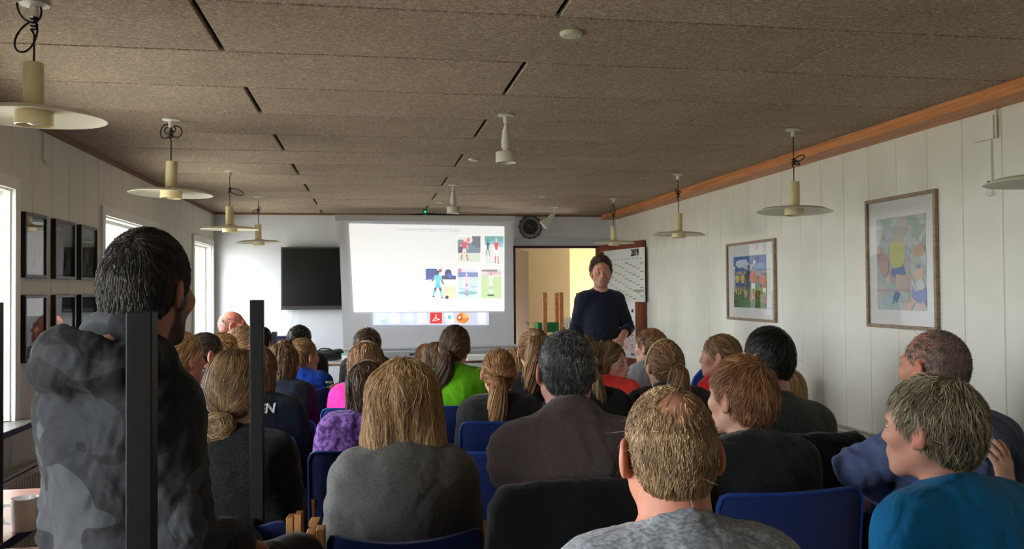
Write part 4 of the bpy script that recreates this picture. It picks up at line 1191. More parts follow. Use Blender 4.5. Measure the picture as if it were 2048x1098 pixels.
PEOPLE['FF'] = person('girl with a dark blond ponytail and a pale green hair band in charcoal', 1328, 680, 3.9, yaw=4, hy=-2, hs=.95, b=1.1, fem=1, child=.4, seed=33, D=.55,
       hair=dict(style='tail', tie=(.008, -.112, .01), vol=.009, **tail_path((.008, -.114, .01), .29, .05, .02, -.01, .055), tn=3000), cols=H_DBLOND, top_kind='jacket', top_mat=cloth_mat('charcoal_jacket', (32, 34, 36), (44, 46, 48)), collar='high')
PEOPLE['GG'] = person('girl with braided fair hair in a red jacket, looking left', 1440, 668, 4.6, yaw=24, hy=30, hs=.97, b=1.0, fem=1, child=.4, seed=34, D=.5,
       hair=dict(style='bun', tie=(.0, -.11, -.06), vol=.008, br=.03, slen=.06, wave=.4, fly=160), cols=H_DBLOND, skin=(214, 170, 150), top_kind='jacket', top_mat=M_REDJ, collar='high', face_t=True)
PEOPLE['II'] = person('blond child almost hidden behind the man in dark green grey', 1566, 735, 4.0, yaw=12, hs=.9, b=.9, fem=1, child=.8, seed=35, D=.3,
       hair=dict(style='long', vol=.01, len=.15, w=.085, dp=.078), cols=H_BLOND, top_kind='jacket', top_mat=cloth_mat('pale_teal_cloth', (92, 132, 150), (106, 146, 164)))
# the speaker
PEOPLE['SP'] = person('speaker standing by the door in a navy sweater with pushed up sleeves', 1202, 514, 6.9, yaw=176, hy=-6, hp=2, hr=2, hs=.95, b=.93, seed=40, D=.7, beard=.35,
       hair=dict(style='short', vol=.009, nape=-.07, slen=.042, lift=.024, wave=1.1, lock=.9, lockf=50, top=.014, fore=.104, forey=.070, cw=.2, over=.03, comb=(0, -.5, .75), n=20000, scalp=.12), cols=[(46, 32, 24), (86, 62, 46), (128, 98, 74)], skin=(196, 142, 120),
       top_kind='sweater', top_mat=M_NAVYSW, sleeve=.66, group='speaker', face_t=True, hand_h=.004, thick=.92, neck_r=.058,
       joints=dict(pel=(0, 0, .93), bel=(0, -.01, 1.10), che=(0, -.02, 1.30), nb=(0, -.02, 1.462),
                   shL=(-.148, -.02, 1.395), shR=(.148, -.02, 1.395), elL=(-.235, -.03, 1.17), wrL=(-.12, .20, 1.085), elR=(.205, -.04, 1.16), wrR=(.20, .06, .93),
                   hdL=(.35, .75, -.35), upL=(-.5, .2, 1), hipL=(-.09, 0, .9), hipR=(.09, 0, .9), knL=(-.10, .02, .5), knR=(.10, .02, .5), anL=(-.11, -.02, .09), anR=(.11, -.02, .09)))
# ------------------------------------------------------------------ chairs
M_CHBLUE = cloth_mat('blue_chair_wool', (14, 32, 82), (22, 46, 108), scale=420, fold=.05, bump=.35)
M_CHEDGE = mat('blue_piping', (24, 62, 140), .6)
M_CHROUND = cloth_mat('bright_blue_wool', (28, 64, 150), (36, 76, 168), scale=420, fold=.05)
def cushion(w, d, t, r, bow=0.0, dip=0.0, n=14, round_top=False):
    """padded panel in the XZ plane, thickness along Y, bowed backwards (towards -Y)"""
    bm = bmesh.new(); nx, nz = n, 10; g = {}
    for f, ys in ((0, t / 2), (1, -t / 2)):
        for i in range(nx + 1):
            for k in range(nz + 1):
                u, v = i / nx * 2 - 1, k / nz * 2 - 1
                e = max(abs(u), abs(v))
                # round the corners
                x, z = u * w / 2, v * d / 2
                cx, cz = w / 2 - r, d / 2 - r
                if abs(x) > cx and abs(z) > cz:
                    dx, dz = abs(x) - cx, abs(z) - cz
                    L = math.hypot(dx, dz); m_ = max(dx, dz)
                    if L > 0: x = math.copysign(cx + dx * m_ / L, x); z = math.copysign(cz + dz * m_ / L, z)
                if round_top and z > 0: z = z * math.sqrt(max(0, 1 - (x / (w / 2)) ** 2 * .92))
                if dip and v > 0: z -= dip * (1 - u * u) * v
                pad = (1 - .55 * e ** 8)
                g[f, i, k] = bm.verts.new((x, ys * pad - bow * (1 - u * u), z))
    for f in (0, 1):
        for i in range(nx):
            for k in range(nz):
                q = [g[f, i, k], g[f, i + 1, k], g[f, i + 1, k + 1], g[f, i, k + 1]]
                bm.faces.new(q if f else q[::-1])
    ring_ = [(i, 0) for i in range(nx)] + [(nx, k) for k in range(nz)] + [(i, nz) for i in range(nx, 0, -1)] + [(0, k) for k in range(nz, 0, -1)]
    for a, b in zip(ring_, ring_[1:] + ring_[:1]): bm.faces.new((g[0, a[0], a[1]], g[0, b[0], b[1]], g[1, b[0], b[1]], g[1, a[0], a[1]]))
    bmesh.ops.recalc_face_normals(bm, faces=bm.faces)
    return bm, [g[1, a[0], a[1]].co.copy() for a in ring_]
def make_chair(kind, h, label, x, y, yaw, group):
    r = empty('chair', (x, y, 0), math.radians(yaw)); tag(r, label, 'chair', group)
    bw = .42
    seat_bm, _ = cushion(.43, .42, .05, .05)
    o = MB(); o.bm.free(); o.bm = seat_bm
    so = o.build('seat', M_CHBLUE if kind != 'round' else M_CHROUND, r, True)
    so.rotation_euler = (-math.pi / 2, 0, 0); so.location = (0, .03, .435)
    bh = .36 if kind != 'post' else .24
    zt = h - bh / 2
    bm, rim = cushion(bw, bh, .035, .035 if kind != 'round' else .08, bow=.03 if kind != 'post' else .045, dip=0 if kind != 'post' else .02, round_top=(kind == 'round'))
    o = MB(); o.bm.free(); o.bm = bm
    bo = o.build('backrest', M_CHBLUE if kind != 'round' else M_CHROUND, r, True)
    bo.location = (0, -.225, zt); bo.rotation_euler = (math.radians(6), 0, 0)
    if kind == 'pad':
        MB().tube(rim + rim[:1], .0055, 6).build('piping', M_CHEDGE, bo, True)
    for s in (-1, 1):
        xx = s * (bw / 2 + .0262)
        if kind == 'post':
            for j in (-1, 1):
                MB().box((xx + j * .0125 - .0115, -.265, 0), (xx + j * .0125 + .0115, -.215, h + .012 + .004 * j)).bevel(.003, 1).build('rear_post', M_BEECH, r)
        else:
            MB().tube([(s * .19, -.20, 0), (s * .19, -.19, .42), (s * .19, -.235, zt)], .012, 8).build('rear_post', M_BEECH, r, True)
        fx = xx if kind == 'post' else s * .19
        MB().box((fx - .016, .18, 0), (fx + .016, .22, .64 if kind == 'post' else .41)).bevel(.004, 1).build('leg', M_BEECH, r)
        if kind == 'post':
            MB().box((fx - .018, -.22, .64), (fx + .018, .24, .665)).bevel(.006, 2).build('armrest', M_BEECH, r)
        MB().box((fx - .011, -.2, .375), (fx + .011, .2, .41)).build('seat_rail', M_BEECH, r)
    return r
CH = dict(
 A=None, SP=None,
 C=('post', .85, 'beech chair with a low blue back under the woman in grey knit'),
 B=('post', .79, 'beech chair with a blue back under the woman in charcoal waffle knit'),
 F=('pad', .955, 'blue upholstered chair behind the black sweater of the reddish blond boy'),
 E=('pad', .86, 'blue chair under the balding man in pale grey'),
 D=('pad', .86, 'blue chair under the grey haired man, covered by a black coat'),
 G=('pad', .93, 'blue chair under the man in dark green grey'),
 H=('post', .80, 'beech armchair under the woman in teal'),
 I=('post', .80, 'beech armchair under the man in the steel blue shirt'),
 M=('pad', .935, 'blue upholstered chair behind the strawberry blond ponytail'),
 L=('pad', .885, 'blue upholstered chair behind the lime green shirt'),
 S=('pad', .90, 'blue upholstered chair behind the purple jacket'),
 R=('pad', .905, 'blue upholstered chair behind the neon pink shirt'),
 V1=('pad', .90, 'blue upholstered chair behind the navy lettered jacket right of the post'),
 T=('post', .93, 'beech post chair under the royal blue jacket'),
 X=('pad', .86, 'blue chair behind the blond knot and navy lettered jacket'))
for k, P in PEOPLE.items():
    c = CH.get(k, ('pad', .84, 'blue chair under the %s' % P['root']['label'].split(',')[0]))
    if c is None: continue
    r = P['root']
    lab = c[2]
    w = lab.split()
    lab = ' '.join(w[:15]); 
    make_chair(c[0], c[1], lab, r.location.x, r.location.y, math.degrees(r.rotation_euler.z) * .5, 'chairs of the audience')
def chair_at(kind, h, label, px, py, yaw=0, depth=None):
    p = at(px, py, depth)
    make_chair(kind, h, label, p.x, p.y + .23, yaw, 'empty chairs')
chair_at('pad', .912, 'empty blue upholstered chair between the grey knit woman and the taupe sweatshirt', 1018, 897, 0, 3.05)
chair_at('pad', .90, 'empty blue chair left of the purple jacket, one row ahead', 730, 850, 0, 3.66)
chair_at('round', .96, 'empty bright blue round backed chair left of the red jacket', 1402, 730, 24, 6.0)
# ------------------------------------------------------------------ lamps
def canopy(mb, x, y, z): return mb.lathe([(0, 0), (.045, 0), (.047, -.006), (.014, -.012), (.014, -.045), (.0, -.045)], 24, (x, y, z))
def knot_cord(top, bot, seed, loops, kz):
    """lamp cord with its surplus length tied up in loops"""
    rnd = random.Random(seed)
    pts = [Vector((0, 0, top))]
    z = top
    zk = bot + (top - bot) * kz
    pts.append(Vector((0, 0, (top + zk) / 2))); pts.append(Vector((0, 0, zk + .03)))
    for (rx, rz, a0, dr) in loops:
        N = 12
        for i in range(N + 1):
            t = 2 * math.pi * i / N
            u, w = math.sin(t) * rx, (1 - math.cos(t)) * rz
            pts.append(Vector((u * math.cos(a0) - w * math.sin(a0), .004 * math.sin(t * 2) * dr, zk + u * math.sin(a0) + w * math.cos(a0))))
    for i in range(16):
        t = i / 15; pts.append(Vector((.010 * math.cos(t * 22), .010 * math.sin(t * 22), zk + .016 - t * .04)))
    pts += [Vector((0, 0, zk - .04)), Vector((0, 0, (zk + bot) / 2)), Vector((0, 0, bot))]
    return pts
def smooth_pts(pts, n=3):
    out = []
    for i in range(len(pts) - 1):
        p0, p1, p2, p3 = pts[max(i - 1, 0)], pts[i], pts[i + 1], pts[min(i + 2, len(pts) - 1)]
        for k in range(n):
            t = k / n
            out.append(.5 * ((2 * p1) + (p2 - p0) * t + (2 * p0 - 5 * p1 + 4 * p2 - p3) * t * t + (3 * p1 - p0 - 3 * p2 + p3) * t ** 3))
    return out + [pts[-1]]
def pendant(x, y, zd, label, seed, loops, kz=.8, tilt=(0, 0), R=.22):
    r = empty('pendant_lamp', (x, y, Z_C)); tag(r, label, 'lamp', 'disc pendant lamps')
    zc = Z_C
    canopy(MB(), 0, 0, 0).build('ceiling_rose', M_LAMPWHITE, r, True)
    top = zd - zc + .17
    cp = smooth_pts(knot_cord(-.045, top, seed, loops, kz))
    MB().tube(cp, .0034, 6).build('cord', M_CORD, r, True)
    g = empty('lamp_head', (0, 0, zd - zc)); g.parent = r
    g.rotation_euler = (tilt[0], tilt[1], 0)
    MB().lathe([(.0, .17), (.029, .168), (.031, .160), (.031, .02), (.028, .02), (.028, .15), (0, .15)], 28).build('socket_tube', M_CREAM, g, True)
    MB().lathe([(.040, .012), (.10, .011), (.18, .004), (R, -.012), (R + .002, -.014), (R, -.016), (.18, .000), (.10, .006), (.040, .007), (.040, .012)], 64).build('disc_shade', M_CREAMIN, g, True)
    MB().lathe([(.030, .022), (.057, .016), (.058, -.036), (.054, -.038), (.054, .012), (.030, .016), (.030, .022)], 40).build('inner_shade', M_CREAM, g, True)
    MB().lathe([(0, .02), (.02, .02), (.03, -.01), (.022, -.032), (0, -.04)], 16).build('bulb', mat('frosted_bulb', (214, 212, 200), .3), g, True)
    cl = MB()
    for a in (0.4, 2.5, 4.6): cl.box((.034 * math.cos(a) - .004, .034 * math.sin(a) - .004, .004), (.034 * math.cos(a) + .012, .034 * math.sin(a) + .008, .024))
    cl.build('clip', M_BLACK, g)
    return r
PL = [(-1.093, 2.976, 2.085, 'nearest of the disc pendants along the left windows, cord in two long loops', [(.028, .055, 2.7, 1), (.035, .055, 0.3, 1)], .88, (0.03, 0)),
      (-1.085, 4.87, 2.05, 'second disc pendant from the viewer on the left, cord wound in small coils', [(.04, .028, 1.2, 1), (.032, .03, -1.2, 1), (.03, .02, .3, 1)], .82, (0, .02)),
      (-1.09, 6.87, 2.0, 'third disc pendant from the viewer on the left, one cord loop sticking right', [(.022, .055, -1.9, 1)], .55, (.02, 0)),
      (-1.106, 8.71, 2.0, 'farthest disc pendant on the left, near the end wall corner', [(.012, .03, 1.9, 1), (.014, .02, -.4, 1)], .6, (0, -.02)),
      (2.54, 4.70, 1.965, 'disc pendant in front of the right wall between the two pictures, cord in a bow', [(.014, .040, -1.1, 1), (.010, .022, -2.0, 1)], .45, (-.02, .03)),
      (2.556, 6.67, 1.955, 'middle disc pendant along the right wall, cord knotted tight', [(.008, .022, .5, 1), (.008, .02, -.6, 1)], .55, (0, .02)),
      (2.55, 8.54, 1.99, 'farthest disc pendant on the right, hanging above the speaker', [(.024, .055, .1, 1)], .45, (0, 0)),
      (2.56, 2.80, 1.90, 'nearest disc pendant on the right, cut by the picture edge', [(.02, .03, .5, 1)], .6, (0, 0))]
for i, (x, y, zd, lab, lo_, kz, ti) in enumerate(PL): pendant(x, y, zd, lab, i, lo_, kz, ti)

def spot(x, y, lab, zs):
    r = empty('spot_lamp', (x, y, Z_C)); tag(r, lab, 'lamp', 'white spot lamps on the ceiling')
    canopy(MB(), 0, 0, 0).build('ceiling_rose', M_LAMPWHITE, r, True)
    z = zs - Z_C
    MB().cyl((0, 0, -.04), (0, 0, z + .20), .0035, n=8).build('rod', M_LAMPWHITE, r, True)
    MB().lathe([(0, .225), (.008, .22), (.011, .2), (.019, .18), (.027, .12), (.026, .085), (.018, .08), (.018, .065), (0, .065)], 24, (0, 0, z)).build('lamp_body', M_LAMPWHITE, r, True)
    MB().lathe([(0, .062), (.054, .060), (.058, .055), (.058, 0), (.054, 0), (.050, .05), (0, .052)], 36, (0, 0, z)).build('shade', M_LAMPWHITE, r, True)
    MB().tube([(.025, 0, z + .14), (.032, 0, z + .12), (.034, 0, z + .08), (.03, 0, z + .058)], .002, 6).build('bracket', M_LAMPWHITE, r, True)
spot(.74, 4.51, 'white cylinder spot lamp hanging in the middle of the ceiling', 1.49 + (580 - 325) / F_PX * 4.57)
spot(.75, 7.57, 'smaller looking white spot lamp hanging just above the projection screen', 1.49 + (580 - 426) / F_PX * 7.59)
r = empty('spot_lamp', (2.12, 9.48, Z_C)); tag(r, 'white swivelling spot lamp aimed down left beside the clock', 'lamp', 'white spot lamps on the ceiling')
canopy(MB(), 0, 0, 0).build('ceiling_rose', M_LAMPWHITE, r, True)
MB().tube([(0, 0, -.04), (0, 0, -.07), (-.03, 0, -.12)], .014, 10).build('rod', M_LAMPWHITE, r, True)
MB().cyl((-.02, 0, -.09), (-.075, 0, -.16), .026, .03).build('lamp_body', M_LAMPWHITE, r, True)
MB().cyl((-.075, 0, -.16), (-.14, 0, -.215), .040, .058, 24).build('shade', M_LAMPWHITE, r, True)
for (x, y, R_, lab) in ((.747, 3.03, .042, 'pale green round ceiling disc nearest the viewer'), (.757, 6.07, .042, 'round ceiling disc beside the dark board gap, halfway down the room'), (.746, 9.04, .042, 'farthest round ceiling disc, just before the screen'), (1.75, 8.43, .035, 'small white ceiling disc near the swivelling spot')):
    r = empty('ceiling_cap', (x, y, Z_C)); tag(r, lab, 'ceiling cap', 'blank caps on the ceiling')
    MB().lathe([(0, 0), (R_, 0), (R_, -.008), (R_ - .006, -.014), (0, -.015)], 32).build('cover', mat('pale_green_plastic', (196, 198, 168), .5), r, True)
    for s in (-1, 1): MB().cyl((s * .02, 0, -.0145), (s * .02, 0, -.017), .003, n=8).build('screw', M_STEEL, r)

# ------------------------------------------------------------------ flat art (prints, slides)
M_PRINT = mat('printed_paper', (255, 255, 255), .8, attr=True, spec=.2)
M_PROJ = mat('projected_image', (230, 232, 235), .9, attr=False)
def proj_mat(name, strength):
    m = mat(name, (200, 200, 200), .9, attr=True)
    a = [n for n in m.node_tree.nodes if n.type == 'ATTRIBUTE'][0]
    lk(m, a.outputs['Color'], bsdf(m).inputs['Emission Color']); bsdf(m).inputs['Emission Strength'].default_value = strength
    return m
M_SLIDE = proj_mat('projected_slide', .62)
def flat(name, polys, M, m, parent=None, step=.0003, label=None):
    """polys: (rgb, [(u, v), ...]) painted one over the other on the plane of M (u right, v up, normal towards the viewer)"""
    me = bpy.data.meshes.new(name); V, Fc, C = [], [], []
    for i, (c, pts) in enumerate(polys):
        b = len(V)
        for (u, v) in pts: V.append(M @ Vector((u, v, step * i))); C.append((*lin(c), 1))
        Fc.append(list(range(b, b + len(pts))))
    me.from_pydata(V, [], Fc)
    a = me.color_attributes.new('col', 'FLOAT_COLOR', 'POINT')
    for i, c in enumerate(C): a.data[i].color = c
    o = link(name, me, m, parent)
    if label: o['label'] = label
    return o
def rect(c, x0, y0, x1, y1): return (c, [(x0, y0), (x1, y0), (x1, y1), (x0, y1)])
def disc(c, x, y, rx, ry=None, n=14, rot=0, wob_=0, rnd=None):
    ry = ry or rx; out = []
    for i in range(n):
        a = 2 * math.pi * i / n; k = 1 + (rnd.uniform(-wob_, wob_) if rnd else 0)
        u, v = rx * math.cos(a) * k, ry * math.sin(a) * k
        out.append((x + u * math.cos(rot) - v * math.sin(rot), y + u * math.sin(rot) + v * math.cos(rot)))
    return (c, out)
def limb(c, x0, y0, x1, y1, w0, w1=None):
    w1 = w1 or w0; d = Vector((x1 - x0, y1 - y0)); L = d.length or 1; n = Vector((-d.y, d.x)) / L
    return (c, [(x0 + n.x * w0, y0 + n.y * w0), (x0 - n.x * w0, y0 - n.y * w0), (x1 - n.x * w1, y1 - n.y * w1), (x1 + n.x * w1, y1 + n.y * w1)])
def player(x, y, h, shirt, shorts, socks, skin, hair, pose=0, flip=1):
    """small footballer figure, feet at y, height h"""
    P = []; f = flip; s = h
    leg = [(-.07, .02, .10, .0), (-.16, .06, .14, .02), (-.05, .0, .05, .0)][pose]
    for k, (dx, dy) in enumerate(((leg[0], leg[1]), (leg[2], leg[3]))):
        kx = x + f * (dx * .5 + (-.03 if k == 0 else .04)) * s
        P.append(limb(skin, x + f * (-.035 if k == 0 else .035) * s, y + .46 * s, kx, y + .27 * s, .042 * s, .034 * s))
        P.append(limb(socks, kx, y + .28 * s, x + f * dx * s, y + (.04 + dy) * s, .034 * s, .022 * s))
        P.append(limb((40, 40, 44), x + f * dx * s - .02 * s, y + (.02 + dy) * s, x + f * dx * s + .05 * s * f, y + (.02 + dy) * s, .018 * s))
    P.append((shorts, [(x - .085 * s, y + .36 * s), (x + .0 * s, y + .40 * s), (x + .085 * s, y + .36 * s), (x + .075 * s, y + .56 * s), (x - .075 * s, y + .56 * s)]))
    arm = [(-.17, .52, .18, .58), (-.2, .62, .2, .50), (-.12, .60, .12, .60)][pose]
    P.append(limb(skin, x - f * .10 * s, y + .70 * s, x + f * arm[0] * s, y + arm[1] * s, .026 * s, .018 * s)); P.append(limb(skin, x + f * .10 * s, y + .70 * s, x + f * arm[2] * s, y + arm[3] * s, .026 * s, .018 * s))
    P.append((shirt, [(x - .075 * s, y + .53 * s), (x + .075 * s, y + .53 * s), (x + .085 * s, y + .68 * s), (x + .15 * s, y + .66 * s), (x + .12 * s, y + .80 * s), (x + .04 * s, y + .835 * s), (x - .04 * s, y + .835 * s), (x - .12 * s, y + .80 * s), (x - .15 * s, y + .66 * s), (x - .085 * s, y + .68 * s)]))
    P.append(limb(skin, x, y + .81 * s, x, y + .86 * s, .024 * s)); P.append(disc(skin, x, y + .905 * s, .05 * s, .062 * s)); P.append(disc(hair, x, y + .945 * s, .05 * s, .035 * s))
    return P
FONT_CACHE = {}
def text_mesh(txt, size, M, m, name='lettering', parent=None, align='LEFT', bold=0.0, xs=1.0, ext=.0004):
    cu = bpy.data.curves.new('t', 'FONT'); cu.body = txt; cu.size = size; cu.align_x = align; cu.offset = bold; cu.extrude = ext; cu.resolution_u = 3
    t = bpy.data.objects.new('t', cu); COL.objects.link(t)
    dg = bpy.context.evaluated_depsgraph_get(); me = bpy.data.meshes.new_from_object(t.evaluated_get(dg))
    bpy.data.objects.remove(t)
    me.transform(M @ Matrix.Diagonal((xs, 1, 1, 1)))
    o = link(name, me, m, parent)
    return o

# ------------------------------------------------------------------ projection screen on the end wall
YS = 9.85
def SP_(px, py, Y=YS): return at_y(px, py, Y)
def basis(p0, px_, py_):
    """matrix mapping (u, v, w) with u along p0->px_, v along p0->py_"""
    U = (px_ - p0); Vv = (py_ - p0)
    n = U.cross(Vv).normalized()
    M = Matrix.Identity(4)
    for i in range(3): M[i][0] = U[i]; M[i][1] = Vv[i]; M[i][2] = n[i]; M[i][3] = p0[i]
    return M
bl, br, tl, tr = SP_(687, 700), SP_(1028, 691), SP_(677, 439), SP_(1026, 437)
scr = empty('projection_screen', (0, YS, 0)); tag(scr, 'white pull down projection screen with a bright slide, hanging on the end wall', 'screen')
def wp(p): return Vector(p) - Vector((0, YS, 0))
N_ = 24
bm = MB(); rows = []
for layer, dy in ((0, 0.), (1, .004)):
    g = []
    for k in range(N_ + 1):
        v = k / N_; row = []
        for i in range(N_ + 1):
            u = i / N_
            p = (bl * (1 - u) + br * u) * (1 - v) + (tl * (1 - u) + tr * u) * v
            row.append(bm.bm.verts.new((p.x, dy + .006 * math.sin(u * 6.5) * (1 - v), p.z)))
        g.append(row)
    for k in range(N_):
        for i in range(N_): bm.bm.faces.new((g[k][i], g[k][i + 1], g[k + 1][i + 1], g[k + 1][i]))
bm.build('canvas', noisy('screen_canvas', (214, 217, 224), (220, 223, 229), 3, rough=.8, bump=.02), scr, True)
MB().cyl((bl.x - .02, 0, bl.z), (br.x + .02, 0, br.z), .018, n=12).build('bottom_bar', mat('screen_bar_white', (200, 202, 206), .4), scr, True)
MB().box((tl.x - .04, -.03, tl.z - .02), (tr.x + .02, .03, tr.z + .03)).bevel(.01, 2).build('screen_housing', mat('screen_housing_grey', (186, 188, 190), .5), scr)
a0, a1, ac, ah = SP_(766, 437), SP_(938, 433), SP_(850, 428), SP_(850, 424)
MB().tube([wp(a0), wp((a0 + ac) / 2) + Vector((0, 0, .008)), wp(ac), wp((a1 + ac) / 2) + Vector((0, 0, .008)), wp(a1)], [.004, .008, .011, .008, .004], 8).build('hanger_arm', M_BLACK, scr, True)
MB().box((ac.x - .02, -.02, ac.z - .03), (ac.x + .02, .02, Z_C)).build('hook', mat('green_plastic', (30, 96, 66), .4), scr)
MB().lathe([(0, -.012), (.01, -.006), (.01, .006), (0, .012)], 10, (ah.x, -.03, ah.z)).build('indicator_light', mat('green_light', (20, 200, 120), emit=(40, 255, 160), estr=2.0), scr, True)
# slide
YP = YS - .012
s00, s10, s01, s11 = SP_(708, 624, YP), SP_(1009, 622, YP), SP_(703, 447, YP), SP_(1014, 451, YP)
slide = flat('slide', [((255, 255, 255), [(0, 0), (1, 0), (1.017, .985), (-.016, 1.0)])], basis(s00, s10, s01), M_SLIDE, None)
slide.parent = scr; slide.location = (0, -YS, 0)
slide['label'] = 'bright white projected slide with five football photos'
def wash(c): return tuple(v + (255 - v) * .28 for v in c)
def spart(name, polys, p00, p10, p01, m=M_SLIDE, step=.00025, off=.002, label=None):
    if name == 'projected_photo': polys = [(wash(c), q) for c, q in polys]
    M = basis(SP_(*p00, YP), SP_(*p10, YP), SP_(*p01, YP))
    M.translation = M.translation + Vector((0, -off, 0))
    if M.col[2].y > 0: M.col[2] *= -1
    o = flat(name, polys, M, m, None, step, label); o.parent = slide; return o
W_ = (250, 253, 255)
SKN = (246, 214, 200)
spart('projected_photo', [rect((236, 243, 236), 0, 0, 1, 1), rect((120, 128, 140), 0, .34, 1, .86), rect((90, 96, 110), .62, .55, 1, 1), rect((96, 128, 150), .5, .4, .8, .62), rect((70, 76, 88), .05, .36, .25, .6), disc((240, 246, 250), .5, .85, .16, .12), rect((226, 238, 214), 0, 0, 1, .3)] + player(.3, .05, .88, (226, 66, 84), (250, 250, 250), (226, 70, 80), SKN, (240, 232, 226), 1) + [disc((240, 110, 110), .46, .84, .07, .1)], (915, 524), (961, 524), (915, 472), label='photo of a footballer in red shirt, top left of the five')
spart('projected_photo', [rect((244, 250, 248), 0, 0, 1, 1), rect((86, 160, 160), 0, .8, 1, 1), rect((120, 190, 206), 0, .7, 1, .82), rect((150, 206, 220), .7, .6, 1, .72)] + player(.17, .28, .6, (40, 76, 92), (50, 80, 96), (60, 90, 100), (90, 110, 120), (40, 60, 70), 1) + player(.62, .02, .92, (230, 60, 76), (252, 252, 252), (230, 80, 84), SKN, (244, 240, 230), 0), (969, 528), (1007, 528), (969, 472), label='photo of a footballer in red shirt, top right of the five')
spart('projected_photo', [rect((250, 252, 250), 0, 0, 1, 1), rect((62, 76, 150), .04, .68, .4, .98), (( 70, 84, 160), [(0, .62), (.2, .8), (.3, .64)]), rect((60, 66, 100), .55, .64, 1, .76), disc((64, 56, 96), .75, .82, .11, .15), disc((70, 96, 200), .80, .76, .09, .08), disc((120, 80, 110), .5, .92, .05, .06), rect((246, 242, 196), .58, .04, 1, .42), disc((30, 40, 60), .71, .07, .055, .055)] + player(.42, .02, .92, (110, 224, 232), (70, 208, 226), (96, 224, 236), (70, 60, 84), (50, 46, 66), 1), (849, 599), (912, 599), (849, 536), label='photo of a footballer in turquoise, bottom left of the five')
spart('projected_photo', [rect((222, 246, 250), 0, 0, 1, 1), rect((120, 134, 204), 0, .72, 1, .88), rect((206, 140, 190), .02, .88, .2, 1), rect((244, 244, 250), .2, .88, 1, 1), disc((130, 200, 214), .5, .2, .48, .06), disc((160, 222, 228), .3, .34, .28, .03), disc((150, 214, 226), .8, .4, .18, .03)] + player(.44, .12, .74, (250, 220, 240), (244, 130, 214), (244, 110, 150), (246, 220, 230), (250, 240, 220), 2), (915, 598), (956, 598), (915, 537), label='photo of a footballer in pink shorts, bottom middle')
spart('projected_photo', [rect((204, 240, 170), 0, 0, 1, 1), rect((240, 244, 240), 0, .74, 1, 1), rect((130, 124, 120), .02, .9, .8, .96), rect((238, 190, 200), .3, .8, 1, .9), rect((188, 180, 180), .06, .76, .4, .79)] + player(.48, .1, .78, (250, 252, 248), (244, 250, 244), (230, 236, 226), (200, 150, 150), (180, 120, 110), 2) + [disc((60, 80, 50), .47, .11, .18, .03)], (962, 597), (1003, 597), (962, 537), label='photo of a footballer in white on grass, bottom right')
M_GTXT = mat('pale_slide_text', (150, 156, 166), .9, emit=(170, 176, 186), estr=.62)
def on_screen_text(txt, p0, size_px, p1, name='lettering', m=None, bold=0.0):
    q0, q1 = SP_(*p0, YP - .004), SP_(*p1, YP - .004)
    d = (q1 - q0); Mx = Matrix.Translation(q0) @ Matrix.Rotation(math.atan2(d.z, d.x) * -1, 4, 'Y') @ Matrix.Rotation(math.pi / 2, 4, 'X')
    sz = size_px / F_PX * YS
    cu = bpy.data.curves.new('t', 'FONT'); cu.body = txt; cu.size = sz
    t = bpy.data.objects.new('t', cu); COL.objects.link(t); bpy.context.view_layer.update(); wdt = t.dimensions.x or 1; bpy.data.objects.remove(t)
    o = text_mesh(txt, sz, Mx, m or M_GTXT, name, None, xs=d.length / wdt, bold=bold)
    o.parent = slide; return o
on_screen_text('HVORDAN SPOTTER DU ET TALENT?', (793, 462), 9, (923, 464))
# dock of icons below the slide
spart('icon_bar', [((218, 222, 242), [(0, 0), (1, 0), (1, 1), (0, 1)])], (746, 650), (978, 650), (746, 625), off=.001)
def icon(x0, x1, polys, lab=None, y1=647, y0=625): spart('icon', polys, (x0, y1), (x1, y1), (x0, y0), off=.003, label=lab)
icon(752, 773, [rect((232, 246, 250), 0, 0, 1, 1), rect((190, 226, 240), .5, 0, 1, .35)], 'pale folder icon')
icon(776, 801, [disc((250, 252, 255), .5, .5, .5, .5, 24)]); icon(805, 832, [disc((214, 238, 248), .5, .5, .5, .5, 24), disc((250, 252, 255), .55, .6, .3, .3, 16)])
icon(834, 855, [((252, 253, 255), [(.1, 0), (1, .1), (.85, 1), (0, .95)])])
icon(860, 884, [rect((226, 74, 70), 0, 0, 1, 1), limb((255, 240, 236), .22, .22, .5, .62, .035), limb((255, 240, 236), .5, .85, .5, .5, .035), limb((255, 240, 236), .5, .5, .82, .36, .035), limb((255, 240, 236), .28, .26, .82, .38, .03)], 'red square icon with a white curled mark')
icon(889, 909, [((250, 252, 255), [(0, .9), (.8, 1), (1, .05), (.2, 0)]), rect((120, 206, 230), .35, .4, .65, .75)])
icon(913, 938, [disc((240, 146, 70), .5, .5, .5, .5, 24), ((250, 196, 130), [(.5, .5), (1, .5), (.95, .72), (.8, .9), (.5, 1)]), rect((214, 96, 40), .05, .3, .45, .72), rect((255, 236, 214), .14, .40, .24, .66), disc((255, 236, 214), .28, .58, .09, .09)], 'orange round chart icon')
icon(955, 973, [((252, 253, 255), [(.15, 0), (.85, 0), (1, 1), (0, 1)])], 'white bin icon')

